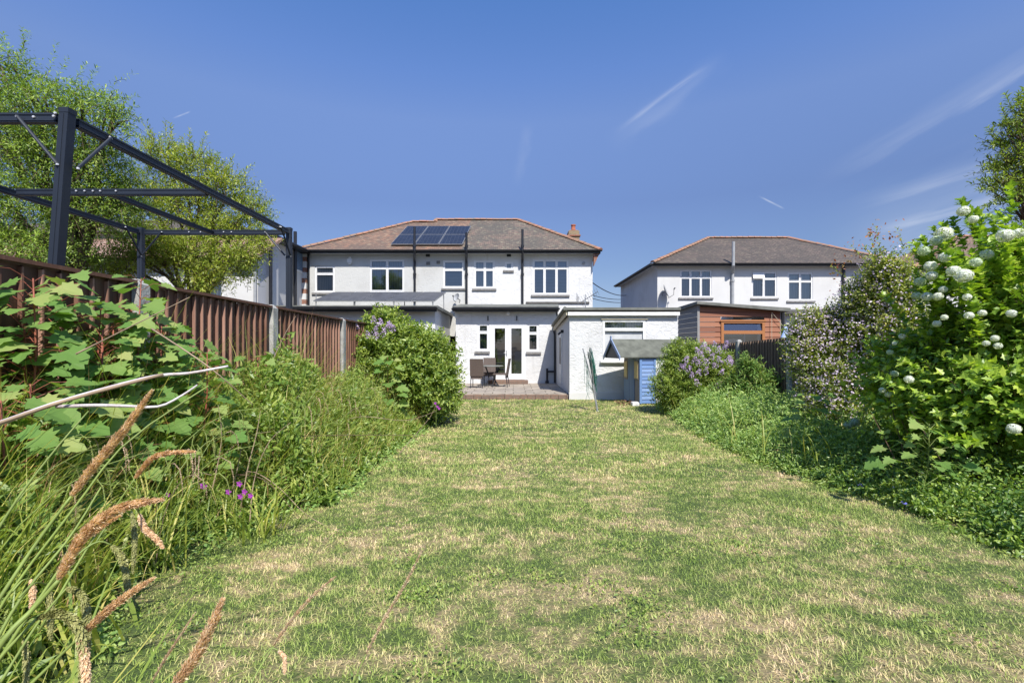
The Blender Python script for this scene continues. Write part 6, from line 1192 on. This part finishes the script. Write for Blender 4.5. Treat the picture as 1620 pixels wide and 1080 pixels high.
# ---- dry arching stems
dt = thing('dry_stems', (-1.6,4.2,.3), 'thin dry arching stems leaning from the left border over the lawn', 'dead stems')
for px in ([(425,800,3.6),(410,740,3.7),(405,700,3.7),(470,690,3.7),(600,688,3.8),(705,689,3.9)], [(365,770,3.2),(395,745,3.2),(440,770,3.1),(480,810,3.0),(512,830,2.95)], [(370,750,3.2),(420,760,3.1),(470,815,3.0)], [(378,820,3.0),(392,740,3.1),(405,690,3.2),(412,650,3.25)], [(360,800,3.1),(378,730,3.15),(384,680,3.2)], [(395,830,3.0),(402,760,3.1),(425,700,3.15),(460,668,3.2)], [(500,700,5),(560,660,5.1),(640,665,5.2),(690,650,5.3)], [(630,720,5.4),(655,690,5.5),(680,660,5.6),(690,640,5.6)], [(330,800,2.9),(350,700,3.0),(345,640,3.0)], [(120,560,2.2),(200,520,2.3),(300,470,2.5)], [(240,520,2.4),(330,580,2.3),(400,640,2.4)], [(422,590,4.0),(450,530,4.1),(468,500,4.2)]):
    m = MB(); pts = smooth_path(px, 14); m.tube(pts, [.0045-.0028*k/13 for k in range(14)], 6); m.build('dry_stem', M['dead_stem'] if random.random() < .6 else M['twig'], dt, smooth=True)
# ---- small flowers
def flower(px, py, Y, mat, name, label, n=5, s=.024, k=3, sp_=.05):
    t = thing(name, P(px, py+20, Y), label, 'flower'); c0 = P(px, py, Y); m = MB(); m.tube([Vector((c0.x,c0.y,float(gz(Y)))), c0], .0025, 5); m.build('stem', M['green_stem'], t)
    for i in range(k):
        c = np.array(c0)+rng.normal(size=3)*[sp_,.02,sp_*.6]; a = np.linspace(0, 2*math.pi, n, endpoint=False); d = np.stack([np.cos(a), 0*a-.2, np.sin(a)], 1); leaves('blossom', np.tile(c, (n,1)), d, np.tile([0,-1,.3], (n,1)), s, T_PETAL, M[mat], t)
flower(374,778,2.75,'purple_fl','purple_flower','cluster of purple flowers low in the left border beside the dry stems', k=5, s=.02)
flower(312,787,2.6,'purple_fl','purple_flower','single purple flower left of the larger purple cluster', k=1)
flower(282,770,2.6,'purple_fl','purple_flower','darker small purple flower, leftmost in the border', k=1, s=.016)
flower(690,640,7.0,'purple_fl','purple_flower','purple flower at the foot of the left lilac bush', k=3, s=.024)
for px, py, lab in ((296,825,'yellow flower highest of the three at the left lawn edge'),(320,833,'yellow flower nearest the lawn, right of the others'),(264,876,'lowest yellow flower by the left lawn edge')): flower(px, py, on_ground(px,py+12)[1], 'yellow_fl', 'yellow_flower', lab, k=1, s=.013)

# ---- trees at the end of the garden behind the camera: they are what the windows reflect
for k, (x, y, h_) in enumerate(((-9,-24,7.5),(-3,-27,9),(3.5,-25,7),(10,-28,9.5),(17,-26,8),(-16,-27,9))):
    bl2 = [(x+rng.uniform(-1.5,1.5), y+rng.uniform(-1,1), h_*rng.uniform(.35,.8), rng.uniform(1.5,2.4), rng.uniform(1.3,2), rng.uniform(1.3,2.2)) for _ in range(6)]
    tree('garden_tree', ['spreading tree at the end of the garden, seen only in the window reflections', 'tallest tree behind the camera, seen only in reflections', 'low tree behind the camera, seen only in reflections', 'broad tree behind the camera towards the right', 'rightmost tree behind the camera', 'leftmost tree behind the camera'][k], (x,y,.6), (x,y,h_*.4), bl2, 420, 6, .5, T_DIA, 'leaf_treeb', .9, .1, .3, 3.0+k, .2)

# ---- clover and other flat weeds in the lawn
pc = np.stack([rng.uniform(-1.8,3.0,110), 1.2+rng.random(110)**1.4*6], 1); pc = pc[(pc[:,0] > np.interp(pc[:,1], LEy, LEx)+.05) & (pc[:,0] < np.interp(pc[:,1], REy, REx)-.05)]
k = rng.choice(len(pc), 7000); xy = pc[k]+rng.normal(size=(7000,2))*.07; p = np.stack([xy[:,0], xy[:,1], gz(xy[:,1])+rng.uniform(.006,.022,7000)], 1)
scatter('lawn_clover', p, rng.uniform(.010,.020,7000), T_OVAL, 'leaf_weed', label='patches of clover and flat weeds in the lawn', cat='clover', out=(0,0,.15), nn=.35)
